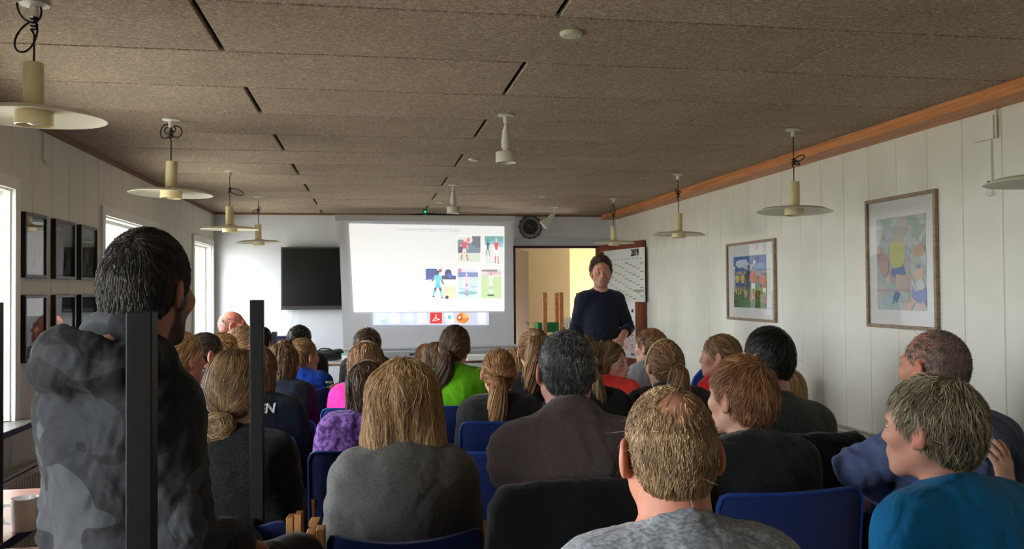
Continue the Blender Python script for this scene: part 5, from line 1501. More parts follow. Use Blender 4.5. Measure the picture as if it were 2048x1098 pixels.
# ------------------------------------------------------------------ television
YT = Y_B - .09
t0, t1, t2 = at_y(562, 620, YT), at_y(692, 620, YT), at_y(560, 494, YT)
tv = empty('television', (t0.x, YT, 0)); tag(tv, 'black flat television on the end wall left of the screen', 'television')
w_, z0, z1 = 1.02, t0.z, t2.z
MB().box((0, 0, z0), (w_, .045, z1)).bevel(.004, 2).build('casing', mat('tv_bezel', (70, 70, 72), .35, .4), tv)
MB().box((.018, -.004, z0 + .045), (w_ - .018, .003, z1 - .018)).build('display', mat('tv_glass', (9, 11, 12), .18), tv)
MB().box((w_ / 2 - .15, .045, z0 + .2), (w_ / 2 + .15, .082, z1 - .2)).build('wall_bracket', M_BLACK, tv)
MB().box((w_ * .80, -.004, z0 + .020), (w_ * .88, -.001, z0 + .028)).build('emblem', mat('tv_logo', (170, 170, 170), .4), tv)
for k, (u, d) in enumerate(((.16, -.12), (.92, .05))):
    tag(MB().tube(smooth_pts([Vector((t0.x + u, YT + .02, z0 + .01)), Vector((t0.x + u + d * .3, YT + .03, z0 - .16)), Vector((t0.x + u + d, YT + .04, z0 - .36 - .05 * k)), Vector((t0.x + u + d * 1.6, YT + .02, z0 - .52))]), .003, 6).build('cable', mat('pale_cable', (170, 172, 176), .5), None, True), ['pale cable hanging from the left of the television', 'pale cable hanging from the right of the television, next to the screen'][k], 'cable', 'television cables')

# ------------------------------------------------------------------ clock
cp = at_y(1061, 454, Y_B - .02)
ck = empty('wall_clock', (cp.x, Y_B - .002, cp.z)); ck.scale = (1.12, 1, 1.12); tag(ck, 'dark round wall clock with a scalloped openwork rim', 'clock')
def yz(mb): return mb
rimb = MB(); nn = 96
prof = []
for i in range(nn):
    a = 2 * math.pi * i / nn
    prof.append((a, .128 + .010 * abs(math.sin(a * 6.5))))
f0 = [rimb.bm.verts.new((r_ * math.cos(a), -.022, r_ * math.sin(a))) for a, r_ in prof]
f1 = [rimb.bm.verts.new((r_ * math.cos(a), 0, r_ * math.sin(a))) for a, r_ in prof]
f2 = [rimb.bm.verts.new((.118 * math.cos(a), -.026, .118 * math.sin(a))) for a, _ in prof]
f3 = [rimb.bm.verts.new((.118 * math.cos(a), -.004, .118 * math.sin(a))) for a, _ in prof]
for i in range(nn):
    j = (i + 1) % nn
    rimb.bm.faces.new((f1[i], f1[j], f0[j], f0[i])); rimb.bm.faces.new((f0[i], f0[j], f2[j], f2[i])); rimb.bm.faces.new((f2[i], f2[j], f3[j], f3[i]))
M_CKR = mat('clock_dark_grey', (66, 66, 66), .5)
rimb.build('rim', M_CKR, ck)
for i in range(26):
    a = 2 * math.pi * i / 26
    MB().tube([(.083 * math.cos(a), -.015, .083 * math.sin(a)), (.102 * math.cos(a + .06), -.020, .102 * math.sin(a + .06)), (.12 * math.cos(a), -.015, .12 * math.sin(a))], .0035, 5).build('rim_spoke', M_CKR, ck, True)
MB().cyl((0, 0, 0), (0, -.022, 0), .085, n=48).build('dial', mat('clock_black', (16, 18, 18), .35), ck)
tick = mat('clock_tick', (130, 132, 130), .5)
MB().box((-.003, -.027, -.012), (.003, -.025, .075), Matrix.Rotation(math.radians(-50), 4, 'Y')).build('minute_hand', tick, ck)
MB().box((-.003, -.025, -.01), (.003, -.0235, .05), Matrix.Rotation(math.radians(-58), 4, 'Y')).build('hour_hand', mat('clock_hand_dark', (60, 62, 62), .5), ck)

# ------------------------------------------------------------------ pictures
def wall_frame(side, ys, zs, label, group, fw, mat_fw, m_frame, art, matte=None, depth=.025, glass_rough=.02):
    """framed picture on a side wall, near/far edge ys, z range zs"""
    X = X_L if side == 'left' else X_R
    s = 1 if side == 'left' else -1
    y0, y1 = min(ys), max(ys); z0, z1 = min(zs), max(zs)
    r = empty('framed_picture', (X, (y0 + y1) / 2, z0)); tag(r, label, 'picture', group)
    # local plane: u = horizontal to the right as seen from the room
    U = Vector((0, 1, 0)) if side == 'left' else Vector((0, -1, 0)); U = -U if False else U
    if side == 'left': o0 = Vector((X, y0, z0)); 
    else: o0 = Vector((X, y1, z0))
    Nn = Vector((s, 0, 0)); w = y1 - y0; h = z1 - z0
    M = Matrix.Identity(4)
    for i in range(3): M[i][0] = U[i]; M[i][1] = (0, 0, 1)[i]; M[i][2] = Nn[i]; M[i][3] = o0[i]
    Lc = Matrix.Translation(-Vector(r.location)) @ M
    f = MB()
    for (a, b, c, d) in ((0, 0, w, fw), (0, h - fw, w, h), (0, fw, fw, h - fw), (w - fw, fw, w, h - fw)): f.box((a, b, 0.002), (c, d, depth), Lc)
    f.bevel(.002, 1).build('frame', m_frame, r)
    MB().box((fw, fw, .002), (w - fw, h - fw, .008), Lc).build('mount', matte or mat('passepartout', (226, 226, 222), .8), r)
    art(Lc, w, h, r)
    MB().box((fw, fw, depth - .009), (w - fw, h - fw, depth - .007), Lc).build('glass', glass_mat('picture_glass', .03), r)
    return r
M_OAKF = noisy('pale_oak_frame', (128, 108, 88), (160, 138, 114), 12, rough=.5, stretch=(1, 4, 4))
M_BLKF = mat('black_frame', (20, 20, 24), .35)
rnd = random.Random(4)
def art_small(Lc, w, h, r):
    u0, u1, v0, v1 = w * .14, w * .82, h * .165, h * .82
    def A(u, v): return (u0 + (u1 - u0) * u, v0 + (v1 - v0) * v)
    P = [rect((58, 104, 176), 0, .3, 1, 1), rect((74, 120, 62), 0, 0, 1, .42), disc((206, 216, 226), .28, .86, .2, .09, 16, .1, .2, rnd), disc((182, 200, 220), .5, .78, .16, .06, 14, 0, .2, rnd), disc((110, 150, 200), .8, .72, .2, .12, 14, 0, .2, rnd), disc((176, 164, 150), .5, .68, .5, .035, 20, 0, .3, rnd)]
    for i in range(26): P.append(disc(rnd.choice([(60, 110, 60), (96, 140, 66), (48, 92, 76), (120, 150, 90)]), rnd.random(), rnd.uniform(0, .4), rnd.uniform(.04, .12), rnd.uniform(.015, .04), 9, rnd.uniform(-.4, .4), .3, rnd))
    P += player(.12, .22, .5, (222, 196, 70), (44, 66, 160), (222, 200, 90), (190, 140, 100), (150, 110, 50), 0)
    P += player(.3, .2, .52, (214, 190, 60), (40, 60, 150), (220, 196, 80), (190, 140, 100), (60, 40, 30), 1)
    P += player(.5, .12, .72, (44, 52, 52), (38, 44, 44), (220, 190, 150), (120, 84, 60), (30, 26, 24), 1)
    P += player(.63, .1, .70, (220, 54, 50), (236, 236, 230), (214, 70, 60), (190, 130, 96), (36, 26, 22), 0, -1)
    P += player(.86, .2, .5, (214, 60, 50), (44, 70, 160), (210, 60, 56), (190, 140, 100), (190, 160, 110), 1, -1)
    P += player(.97, .05, .62, (220, 56, 48), (232, 232, 228), (210, 60, 56), (190, 140, 100), (90, 60, 40), 2)
    P += [disc((240, 240, 238), .68, .87, .045, .045, 14), disc((236, 238, 236), .05, .78, .035, .03, 12), limb((210, 214, 196), .06, .3, .05, .78, .018)]
    polys = [(c, [A(max(0, min(1, u)), max(0, min(1, v))) for u, v in pts]) for c, pts in P]
    flat('painting', polys, Lc @ Matrix.Translation((0, 0, .0085)), M_PRINT, r, .00006, 'small bright painting of footballers jumping for a ball')
def art_large(Lc, w, h, r):
    u0, u1, v0, v1 = w * .15, w * .85, h * .14, h * .84
    def A(u, v): return (u0 + (u1 - u0) * u, v0 + (v1 - v0) * v)
    P = [rect((176, 196, 186), 0, 0, 1, 1), rect((150, 170, 156), .72, .3, 1, 1), rect((168, 188, 180), 0, .84, .7, 1)]
    for i in range(60):
        P.append(disc(rnd.choice([(196, 206, 200), (182, 200, 206), (204, 186, 186), (170, 190, 170), (214, 196, 180), (186, 160, 160)]), rnd.random(), rnd.random(), rnd.uniform(.05, .14), rnd.uniform(.02, .07), 9, rnd.uniform(-.8, .8), .3, rnd))
    P += [disc((178, 126, 120), .08, .6, .06, .12, 10, .2, .2, rnd), disc((190, 150, 150), .16, .5, .1, .14, 10, .2, .25, rnd), disc((188, 170, 160), .5, .84, .14, .05, 10, 0, .2, rnd), disc((200, 170, 150), .45, .72, .07, .06, 12), ((214, 206, 120), [(.28, .52), (.3, .72), (.42, .74), (.6, .7), (.58, .5), (.46, .42)]), ((96, 116, 180), [(.32, .44), (.56, .47), (.6, .38), (.44, .34), (.3, .38)]), limb((220, 186, 160), .48, .38, .46, .2, .07, .05), limb((86, 110, 176), .44, .2, .38, .1, .05, .04), disc((206, 180, 176), .62, .3, .12, .1, 10, .3, .2, rnd),
          disc((188, 132, 96), .88, .62, .12, .06, 12, .1, .2, rnd), disc((206, 160, 118), .86, .38, .12, .07, 10, .1, .2, rnd), disc((72, 92, 170), .86, .46, .04, .025, 10), ((72, 92, 176), [(.74, .26), (.8, .2), (1, .24), (1, .06), (.84, .08), (.72, .14)]), disc((206, 210, 208), .9, .27, .07, .06, 12), limb((214, 160, 120), .76, .12, .66, 0, .05, .05), limb((214, 160, 120), .9, .08, .94, 0, .05, .05), rect((196, 160, 168), .02, .2, .7, .23), disc((176, 200, 220), .25, .1, .1, .05, 12, 0, .2, rnd)]
    polys = [(tuple(a_ * .62 + b_ * .38 for a_, b_ in zip(c, (186, 194, 188))), [A(max(0, min(1, u)), max(0, min(1, v))) for u, v in pts]) for c, pts in P]  # colours greyed, partly standing in for the pale reflection on the glass
    flat('painting', polys, Lc @ Matrix.Translation((0, 0, .0085)), M_PRINT, r, .00005, 'large pale painting of footballers in yellow and blue')
a, b = at_x(1450, 490, X_R - .03), at_x(1546, 476, X_R - .03); z0, z1 = at_x(1546, 646, X_R - .03).z, b.z
wall_frame('right', (a.y, b.y), (z0, z1), 'small oak framed football painting on the right wall, farther from the viewer', 'framed paintings', .022, 0, M_OAKF, art_small)
a, b = at_x(1727, 400, X_R - .03), at_x(1867, 377, X_R - .03); z0, z1 = at_x(1867, 663, X_R - .03).z, b.z
wall_frame('right', (a.y, b.y), (z0, z1), 'tall oak framed pale football painting on the right wall, nearer to the viewer', 'framed paintings', .022, 0, M_OAKF, art_large)
def art_photo(k):
    def f(Lc, w, h, r):
        P = [rect((58, 60, 56), .02, .02, w - .02, h - .02), rect((92, 96, 92), .03, .03, w - .03, h * .35), rect((70, 76, 72), .03, h * .35, w - .03, h - .03)]
        rr = random.Random(k)
        for i in range(9): P.append(disc(rr.choice([(44, 46, 44), (104, 100, 92), (60, 64, 60)]), rr.uniform(.06, w - .06), rr.uniform(h * .25, h * .45), .022, .05, 9))
        flat('photograph', P, Lc @ Matrix.Translation((0, 0, .0085)), M_PRINT, r, .0001)
    return f
LX = X_L + .03
xs_l = [(52, 95), (112, 152), (163, 196)]
gz1, gz0 = at_x(74, 428, LX).z, at_x(74, 556, LX).z
g2 = at_x(74, 590, LX).z, at_x(74, 722, LX).z
names = ['upper left black framed picture on the left wall, mirroring the bright screen', 'upper middle black framed picture on the left wall', 'upper right black framed picture, closest to the second window', 'lower left black framed picture with the widest visible reflection', 'lower middle black framed picture, half behind the camouflage sweatshirt', 'lower right black framed picture above the camouflage hood']
k = 0
for (zz1, zz0) in ((gz1, gz0), g2):
    for (xa, xb) in xs_l:
        ya, yb = at_x(xa, 500, LX).y, at_x(xb, 500, LX).y
        wall_frame('left', (ya, yb), (zz0, zz1), names[k], 'black framed pictures on the left wall', .018, 0, M_BLKF, art_photo(k), mat('dark_mount', (60, 60, 58), .6), depth=.03)
        k += 1

# ------------------------------------------------------------------ calendar and poster on the teak door
D2 = Matrix.Translation((hx, hy_, 0)) @ Matrix.Rotation(ang, 4, 'Z')
def on_door(px, py):
    """point of the open leaf's front face seen at a pixel"""
    o = D2 @ Vector((0, -.021, 0)); n = D2.to_3x3() @ Vector((0, -1, 0))
    d = CAM_M.to_3x3() @ Vector(((px - W_PX / 2) / F_PX, -(py - H_PX / 2) / F_PX, -1))
    c = CAM_M.translation
    return c + d * ((o - c).dot(n) / d.dot(n))
nD = (D2.to_3x3() @ Vector((0, -1, 0))).normalized()
def door_basis(p00, p10, p01):
    A_, B_, C_ = on_door(*p00), on_door(*p10), on_door(*p01)
    B_.z = A_.z; C_.x, C_.y = A_.x, A_.y
    M = Matrix.Identity(4)
    for i in range(3): M[i][0] = (B_ - A_)[i]; M[i][1] = (C_ - A_)[i]; M[i][2] = nD[i]; M[i][3] = A_[i] + nD[i] * .003
    return M, (B_ - A_).length, (C_ - A_).length
Mc, cw_, ch_ = door_basis((1203, 602), (1291, 602), (1203, 503))
cal = []
cal.append(rect((226, 228, 222), 0, 0, 1, 1))
for i in range(13): cal.append(rect((206, 208, 200), .0 + i / 12 * .98, .02, .003 + i / 12 * .98, .78))
rc = random.Random(8)
for i in range(12):
    for wk in range(5):
        yv = .72 - wk * .15 - (i * 37 % 7) / 7 * .13
        if yv > .03: cal.append(rect(rc.choice([(168, 156, 120), (176, 166, 130), (150, 146, 112)]), .01 + i / 12 * .98, yv, .01 + (i + 1) / 12 * .98 - .012, yv + .018))
for i in range(12): cal.append(rect((150, 150, 140), .012 + i / 12 * .98, .795, .05 + i / 12 * .98, .81))
for wk in range(31):
    yv = .75 - wk * .0235
    cal.append(rect((200, 202, 194), 0.01, yv, .99, yv + .0015))
cal.append(rect((160, 160, 120), .78, .19, .98, .225))
cal.append(rect((90, 70, 50), .0, .93, .09, .99))
cc_ = empty('wall_calendar', (hx, hy_, 0)); tag(cc_, 'white 2019 year calendar pinned to the teak door behind the speaker', 'calendar')
inv = Matrix.Translation((-hx, -hy_, 0))
flat('calendar_sheet', cal, inv @ Mc, M_PRINT, cc_, .00008)
Mt = Matrix.Translation((-hx, -hy_, 0)) @ Matrix.Translation(Mc.translation + Vector(Mc.col[0][:3]) * .72 + Vector(Mc.col[1][:3]) * .855 + nD * .008)
Rt = Matrix.Identity(4); ux = Vector(Mc.col[0][:3]).normalized()
for i in range(3): Rt[i][0] = ux[i]; Rt[i][1] = (0, 0, 1)[i]; Rt[i][2] = nD[i]
text_mesh('2019', .112, Mt @ Rt, mat('print_black', (34, 34, 38), .7), 'lettering', cc_, xs=.86, bold=.002)
Mp, pw, ph = door_basis((1238, 712), (1272, 712), (1238, 603))
po = [rect((228, 230, 230), 0, 0, 1, 1), rect((224, 216, 214), .02, .12, .98, .52)]
for i in range(60): 
    x_, y_ = rc.uniform(.05, .95), rc.uniform(.15, .5)
    po.append(limb(rc.choice([(226, 150, 130), (220, 170, 156), (190, 186, 180), (230, 120, 100)]), x_, y_, min(1, x_ + rc.uniform(-.14, .14)), min(.54, max(.1, y_ + rc.uniform(-.06, .06))), .012, .005))
po += [disc((60, 66, 60), .62, .80, .07, .03, 12), disc((200, 160, 60), .6, .77, .05, .02, 10), disc((40, 50, 50), .85, .84, .05, .03), rect((40, 110, 70), .5, .635, .82, .665), disc((60, 130, 90), .62, .67, .1, .02), rect((90, 110, 170), .74, .05, .94, .09), rect((90, 90, 90), .2, .015, .45, .03)]
pr = empty('wall_poster', (hx, hy_, 0)); tag(pr, 'white poster with a reddish map pinned low on the teak door', 'poster')
flat('poster_sheet', po, inv @ Mp, M_PRINT, pr, .00008)
Mt = Matrix.Translation((-hx, -hy_, 0)) @ Matrix.Translation(Mp.translation + Vector(Mp.col[0][:3]) * .12 + Vector(Mp.col[1][:3]) * .55 + nD * .008)
text_mesh('Norway', .05, Mt @ Rt, mat('print_black', (34, 34, 38), .7), 'lettering', pr)

# ------------------------------------------------------------------ radiators, conduit, wall box
M_RAD = mat('radiator_enamel', (196, 194, 184), .4)
def radiator(side, y0, y1, z0, z1, label):
    X = X_L if side == 'left' else X_R; s = 1 if side == 'left' else -1
    r = empty('radiator', (X, y0, 0)); tag(r, label, 'radiator')
    L = y1 - y0
    def bx(n, a, b, m=M_RAD, bev=.003): 
        lo_ = (min(s * a[0], s * b[0]), a[1], a[2]); hi_ = (max(s * a[0], s * b[0]), b[1], b[2])
        o = MB().box(lo_, hi_)
        if bev: o.bevel(bev, 1)
        return o.build(n, m, r)
    bx('back_panel', (.03, 0, z0), (.045, L, z1 - .02)); bx('front_panel', (.10, 0, z0), (.108, L, z1 - .025))
    n = int(L / .033)
    for i in range(n):
        bx('fin', (.108, .012 + i * .033, z0 + .02), (.114, .030 + i * .033, z1 - .05), bev=.002)
    bx('side_panel', (.028, -.008, z0), (.112, 0, z1)); bx('side_panel', (.028, L, z0), (.112, L + .008, z1))
    g = MB()
    for i in range(int(L / .02)): g.box((min(s * .035, s * .105), i * .02 + .004, z1 - .004), (max(s * .035, s * .105), i * .02 + .012, z1))
    for xx in (.03, .068, .108): g.box((s * xx - .003, 0, z1 - .012), (s * xx + .003, L, z1))
    o = g.build('top_grille', M_RAD, r); o['kind'] = 'stuff'
    MB().tube([(s * .07, L * .02, z0), (s * .07, L * .02, z0 - .06), (s * .02, L * .02, z0 - .08)], .009, 8).build('pipe', M_RAD, r, True)
    return r
ra, rb = at_x(1625, 855, X_R - .1), at_x(1800, 890, X_R - .1)
radiator('right', 4.05, 6.15, .16, .56, 'long white radiator low on the right wall behind the dark green grey sweater')
radiator('left', 3.3, 4.9, .12, .60, 'white radiator with a top grille under the near left window')
radiator('left', 6.3, 7.7, .12, .60, 'white radiator under the second left window, hidden behind the audience')
bx0 = at_x(1968, 258, X_R - .02)
cb = empty('thermostat_box', (X_R, bx0.y, bx0.z)); tag(cb, 'small white square box high on the right wall', 'wall box')
MB().box((-.028, -.07, -.06), (-.001, .07, .06)).bevel(.004, 2).build('cover', M_WALL, cb)
MB().tube([(-.012, -.075, .14), (-.012, -.075, -.06)], .006, 8).build('conduit', M_WALL, cb, True)
MB().tube([(-.008, -.03, -.06), (-.008, -.032, -.35)], .004, 6).build('cable', M_WALL, cb, True)
pw_ = at_x(1978, 366, X_R - .01)
hk = empty('wire_hook', (X_R, pw_.y, pw_.z)); tag(hk, 'thin wire end sticking out of the right wall near the nearest pendant', 'wire')
MB().tube([(-.004, 0, 0), (-.012, .03, -.05), (-.012, .0, -.07), (-.012, -.05, -.06), (-.012, 0, -.03)], .002, 6).build('wire', M_WHITE, hk, True)
MB().box((-.015, -.008, -.006), (-.001, .008, .01)).build('clamp', M_BLACK, hk)
lb = at_x(88, 282, X_L + .01)
cd = empty('cable_conduit', (X_L, lb.y, lb.z)); tag(cd, 'white painted cable conduit bending high on the left wall', 'conduit')
MB().tube([(.008, -.0, .16), (.008, 0, -.10), (.008, .02, -.12), (.008, .14, -.125)], .006, 8).build('pipe', M_WALL, cd, True)

# ------------------------------------------------------------------ tables
def table(name, label, x0, x1, y0, y1, h, m_top, m_edge, m_leg, legr=.02, top_t=.025, group=None):
    r = empty(name, ((x0 + x1) / 2, (y0 + y1) / 2, 0)); tag(r, label, 'table', group)
    a, b = (x1 - x0) / 2, (y1 - y0) / 2
    MB().box((-a, -b, h - .004), (a, b, h)).build('table_top', m_top, r)
    MB().box((-a - .002, -b - .002, h - top_t - .004), (a + .002, b + .002, h - .004)).build('table_edge', m_edge, r)
    for sx in (-1, 1):
        for sy in (-1, 1): MB().box((sx * (a - .04) - legr, sy * (b - .04) - legr, 0), (sx * (a - .04) + legr, sy * (b - .04) + legr, h - top_t)).build('leg', m_leg, r)
    return r
M_LAMINATE = mat('white_laminate', (214, 214, 214), .25); M_PINKTOP = noisy('worn_pink_brown_table_top', (150, 112, 100), (172, 132, 118), 5, rough=.22, bump=.02)
tt = table('side_table', 'reddish table top by the left window with a white mug', -1.62, -1.08, 2.35, 3.45, .75, M_PINKTOP, M_BLACK, M_BLACKMETAL)
TX0, TX1, TY0, TY1 = -1.20, -.345, 1.36, 3.06
T1 = table('meeting_table', 'dark edged meeting table that the camouflage sweatshirt man sits on', TX0 + .05, TX1 - .0, 1.38, 2.64, .72, M_PINKTOP, M_BLACK, M_BLACKMETAL)
ut = empty('upturned_table', ((TX0 + TX1) / 2, 2.0, .7205)); tag(ut, 'upside down table, black square steel legs pointing up', 'table')
lx = TX1 - .025 - (TX0 + TX1) / 2
MB().box((-.40, -.62, 0), (.40, .66, .028)).build('table_top', M_PINKTOP, ut)
p1, p2 = at(284, 622, 1.36), at(514, 600, 2.63)
for (px_, py_, pz_) in ((p1.x, p1.y, p1.z), (p2.x, p2.y, p2.z), (p1.x - .76, p1.y, p1.z), (p2.x - .76, p2.y, p2.z)):
    o = MB().box((-.02, -.02, .028), (.02, .02, pz_ - .7205)).bevel(.002, 1).build('leg', M_BLACKMETAL, ut)
    o.location = (px_ - ut.location.x, py_ - ut.location.y, 0)
for s in (0, -.76):
    MB().box((-.012, p1.y - ut.location.y, .028), (.012, p2.y - ut.location.y, .065)).build('apron', M_BLACKMETAL, ut).location = (p1.x + s - ut.location.x, 0, 0)
mp = at(49, 1040, 2.62)
mug = empty('mug', (mp.x - .0, mp.y, .7505)); tag(mug, 'white mug on the reddish table at the left edge', 'mug')
MB().lathe([(0, 0), (.034, 0), (.037, .005), (.040, .098), (.0385, .1), (.037, .098), (.034, .008), (0, .006)], 32).build('cup', mat('white_ceramic', (230, 228, 226), .2), mug, True)
MB().tube([(-.038, 0, .08), (-.062, 0, .078), (-.070, 0, .05), (-.058, 0, .025), (-.036, 0, .022)], .006, 8).build('handle', mat('white_ceramic', (230, 228, 226), .2), mug, True)

ft = at(740, 716, 9.2)
fx0, fx1 = at(610, 716, 9.2).x, at(1050, 716, 9.2).x
FH = ft.z
FT = table('front_table', 'long white topped table under the projection screen', fx0, fx1, 8.75, 9.45, FH, M_LAMINATE, M_TRIMWOOD, M_STEEL)
# long grey case on the table
q0, q1 = at(772, 703, 9.0), at(1042, 693, 9.0)
lc = empty('screen_case', ((q0.x + q1.x) / 2, 9.2, FH)); tag(lc, 'long pale grey aluminium case lying on the front table', 'case')
hl = (q1.x - q0.x) / 2 + .15
MB().box((-hl - .1, -.05, .001), (hl, .06, .075)).bevel(.008, 2).build('casing', mat('pale_grey_metal', (150, 156, 160), .4, .2), lc)
for u in (-.5, .6): MB().box((u * hl - .03, -.055, .035), (u * hl + .03, -.049, .055)).build('latch', M_BLACK, lc)
def box_thing(name, label, cat, px0, px1, py0, h, d, depth, m, m2=None, dz=0.0, parts=('body', 'lid')):
    a, b = at(px0, py0, depth), at(px1, py0, depth)
    r = empty(name, ((a.x + b.x) / 2, a.y, FH + dz + .0005)); tag(r, label, cat)
    w = (b.x - a.x) / 2
    MB().box((-w, -d / 2, 0), (w, d / 2, h * .72)).bevel(.004, 2).build(parts[0], m, r)
    MB().box((-w - .002, -d / 2 - .002, h * .72), (w + .002, d / 2 + .002, h)).bevel(.004, 2).build(parts[1], m2 or m, r)
    return r
box_thing('cardboard_box', 'flat white box with a teal lid on the left of the front table', 'box', 684, 722, 714, .075, .3, 9.05, M_WHITE, mat('pale_teal', (150, 190, 190), .6))
for i, (pa, pb, dd, yw, lab) in enumerate(((800, 838, 8.86, .1, 'loose white sheet on the front table'), (836, 862, 8.9, -.3, 'second loose white sheet, nearer the long case'), (724, 756, 8.86, .3, 'white sheet beside the flat box'))):
    a, b = at(pa, 716, dd), at(pb, 716, dd)
    r = empty('paper_sheet', ((a.x + b.x) / 2, a.y, FH + .001), yw); tag(r, lab, 'paper')
    MB().box((-.105, -.148, 0), (.105, .148, .0012)).build('sheet', mat('paper_white', (232, 234, 236), .8), r)
# black bag
ba = at(652, 716, 8.95)
bg_ = empty('laptop_bag', (ba.x, ba.y, FH)); tag(bg_, 'black soft laptop bag on the left end of the front table', 'bag')
V, Q = solid([cap((-.12, 0, .055), (.14, 0, .06), .05, .055, k=.03), ell((0, 0, .05), (.16, .12, .05), k=.03), ell((.13, 0, .07), (.05, .06, .045), k=.02), half((0, 0, 0.001), (0, 0, -1), .004)], .01)
link('bag_body', mk_mesh('bag_body', V + vnormals(V, Q) * (wob(V, 3, 25) * .004)[:, None], Q), [cloth_mat('black_nylon', (14, 15, 17), (22, 23, 26))], bg_)
MB().tube(smooth_pts([Vector((-.08, -.02, .10)), Vector((-.05, -.03, .125)), Vector((.03, -.03, .125)), Vector((.06, -.02, .105))]), .007, 6).build('handle', M_BLACK, bg_, True)
# dark speaker box on the left end, behind
sb = at(556, 690, 9.3)
stt = table('small_stand', 'small dark stand at the left of the front table', sb.x - .18, sb.x + .12, sb.y - .1, sb.y + .2, .78, M_BLACK, M_BLACK, M_BLACKMETAL)
sp = empty('projector_box', (sb.x - .02, sb.y + .05, .7805)); tag(sp, 'dark purple box on a stand, in front of the white end wall', 'equipment')
hb_ = at(556, 664, 9.3).z - .78
MB().box((-.05, -.08, 0), (.0, .08, hb_)).bevel(.005, 2).build('upright', mat('dark_purple_plastic', (30, 28, 48), .5), sp)
MB().box((0, -.08, 0), (.13, .08, hb_ - .05)).bevel(.005, 2).build('housing', mat('dark_violet_plastic', (54, 48, 86), .5), sp)
MB().cyl((.03, -.082, hb_ - .10), (.03, -.07, hb_ - .10), .012, n=12).build('knob', M_STEEL, sp)
# power strip and white unit under the slide, right of the lime shirt
for (pa, pb, py_, hh_, dd, lab, nm) in ((932, 985, 716, .05, 8.85, 'flat white unit on the right part of the front table', 'white_unit'),):
    box_thing(nm, lab, 'equipment', pa, pb, py_, hh_, .25, dd, M_WHITE)
cbp = at(960, 736, 8.6)
tag(MB().tube(smooth_pts([Vector((cbp.x - .1, 8.70, FH + .01)), Vector((cbp.x, 8.71, FH + .035)), Vector((cbp.x + .12, 8.70, FH - .02)), Vector((cbp.x + .2, 8.72, FH - .15)), Vector((cbp.x + .22, 8.74, FH - .5))]), .005, 6).build('power_cable', M_BLACK, None, True), 'black cable looping off the front edge of the front table', 'cable')

# ------------------------------------------------------------------ things at the doorway
pA, pB = at(1089, 585, 8.9), at(1124, 585, 8.9)
us = empty('stacked_wooden_table', (pA.x, pA.y, 0)); tag(us, 'upturned wooden table with orange brown legs pointing up in the doorway', 'table')
MB().box((-.10, -.12, .70), (.62, .72, .73)).build('table_top', M_BEECH, us)
for dx, dy in ((0, 0), (pB.x - pA.x, 0.02), (pB.x - pA.x + .06, .5), (.52, .6)):
    MB().box((dx - .022, dy - .022, .73), (dx + .022, dy + .022, pA.z + (0 if dy < .1 else -.01))).bevel(.003, 1).build('leg', M_WOOD, us)
for dx, dy in ((-.06, -.08), (.58, -.08), (-.06, .68), (.58, .68)): MB().box((dx - .02, dy - .02, 0), (dx + .02, dy + .02, .70)).build('support_leg', M_BEECH, us)
gc = at(1098, 652, 9.0)
cr_ = empty('plastic_crate', (gc.x + .04, gc.y + .15, .731)); tag(cr_, 'green plastic crate on the upturned table in the doorway', 'crate')
gm = mat('green_crate_plastic', (24, 110, 60), .45)
ghh = at(1098, 641, 9.1).z - .731
MB().box((-.15, -.1, 0), (.15, .1, .01)).build('crate_base', gm, cr_)
for (a, b) in (((-.15, -.1), (.15, -.092)), ((-.15, .092), (.15, .1)), ((-.15, -.092), (-.142, .092)), ((.142, -.092), (.15, .092))):
    for z_ in (0.01, ghh * .35, ghh * .7): MB().box((a[0], a[1], z_), (b[0], b[1], z_ + ghh * .24)).build('crate_slat', gm, cr_)
bb_ = empty('blue_bag', (gc.x + .06, gc.y - .02, .7315)); tag(bb_, 'light blue crumpled bag in front of the green crate', 'bag')
V, Q = solid([ell((0, 0, .12), (.07, .05, .13), k=.02), ell((.05, 0, .09), (.05, .04, .1), k=.02), half((0, 0, .001), (0, 0, -1), .003)], .009)
link('bag_body', mk_mesh('bag_body', V + vnormals(V, Q) * (wob(V, 5, 50) * .006)[:, None], Q), [mat('light_blue_plastic', (70, 130, 180), .4)], bb_)
# flowers
fp = at(1141, 660, 8.7)
fl = empty('potted_flowers', (fp.x, fp.y, 0)); tag(fl, 'white flowers in a dark pot beside the speaker arm', 'plant')
MB().lathe([(0, .78), (.05, .78), (.062, .9), (.058, .9), (.05, .86), (0, .86)], 24).build('pot', mat('dark_pot', (46, 42, 42), .5), fl, True)
MB().box((-.14, -.14, 0), (.14, .14, .78)).bevel(.005, 1).build('plinth', M_DARKWOOD, fl)
rf = random.Random(3)
wm = mat('white_petal', (226, 222, 214), .6); lm = mat('leaf_green', (54, 84, 48), .5)
ztop = at(1141, 636, 8.7).z
for i in range(11):
    bx_, by_, bz_ = rf.uniform(-.06, .06), rf.uniform(-.04, .04), rf.uniform(ztop - .1, ztop)
    st_ = MB().tube([(0, 0, .87), (bx_ * .5, by_ * .5, (bz_ + .87) / 2), (bx_, by_, bz_)], .002, 5).build('stem', lm, fl, True)
    f_ = MB()
    for a in range(5):
        th = a * 1.2566 + i
        f_.bm.faces.new([f_.bm.verts.new(v) for v in ((bx_, by_ - .004, bz_), (bx_ + .017 * math.cos(th - .5), by_ - .012, bz_ + .017 * math.sin(th - .5)), (bx_ + .026 * math.cos(th), by_ - .008, bz_ + .026 * math.sin(th)), (bx_ + .017 * math.cos(th + .5), by_ - .012, bz_ + .017 * math.sin(th + .5)))])
    f_.build('flower', wm, fl)

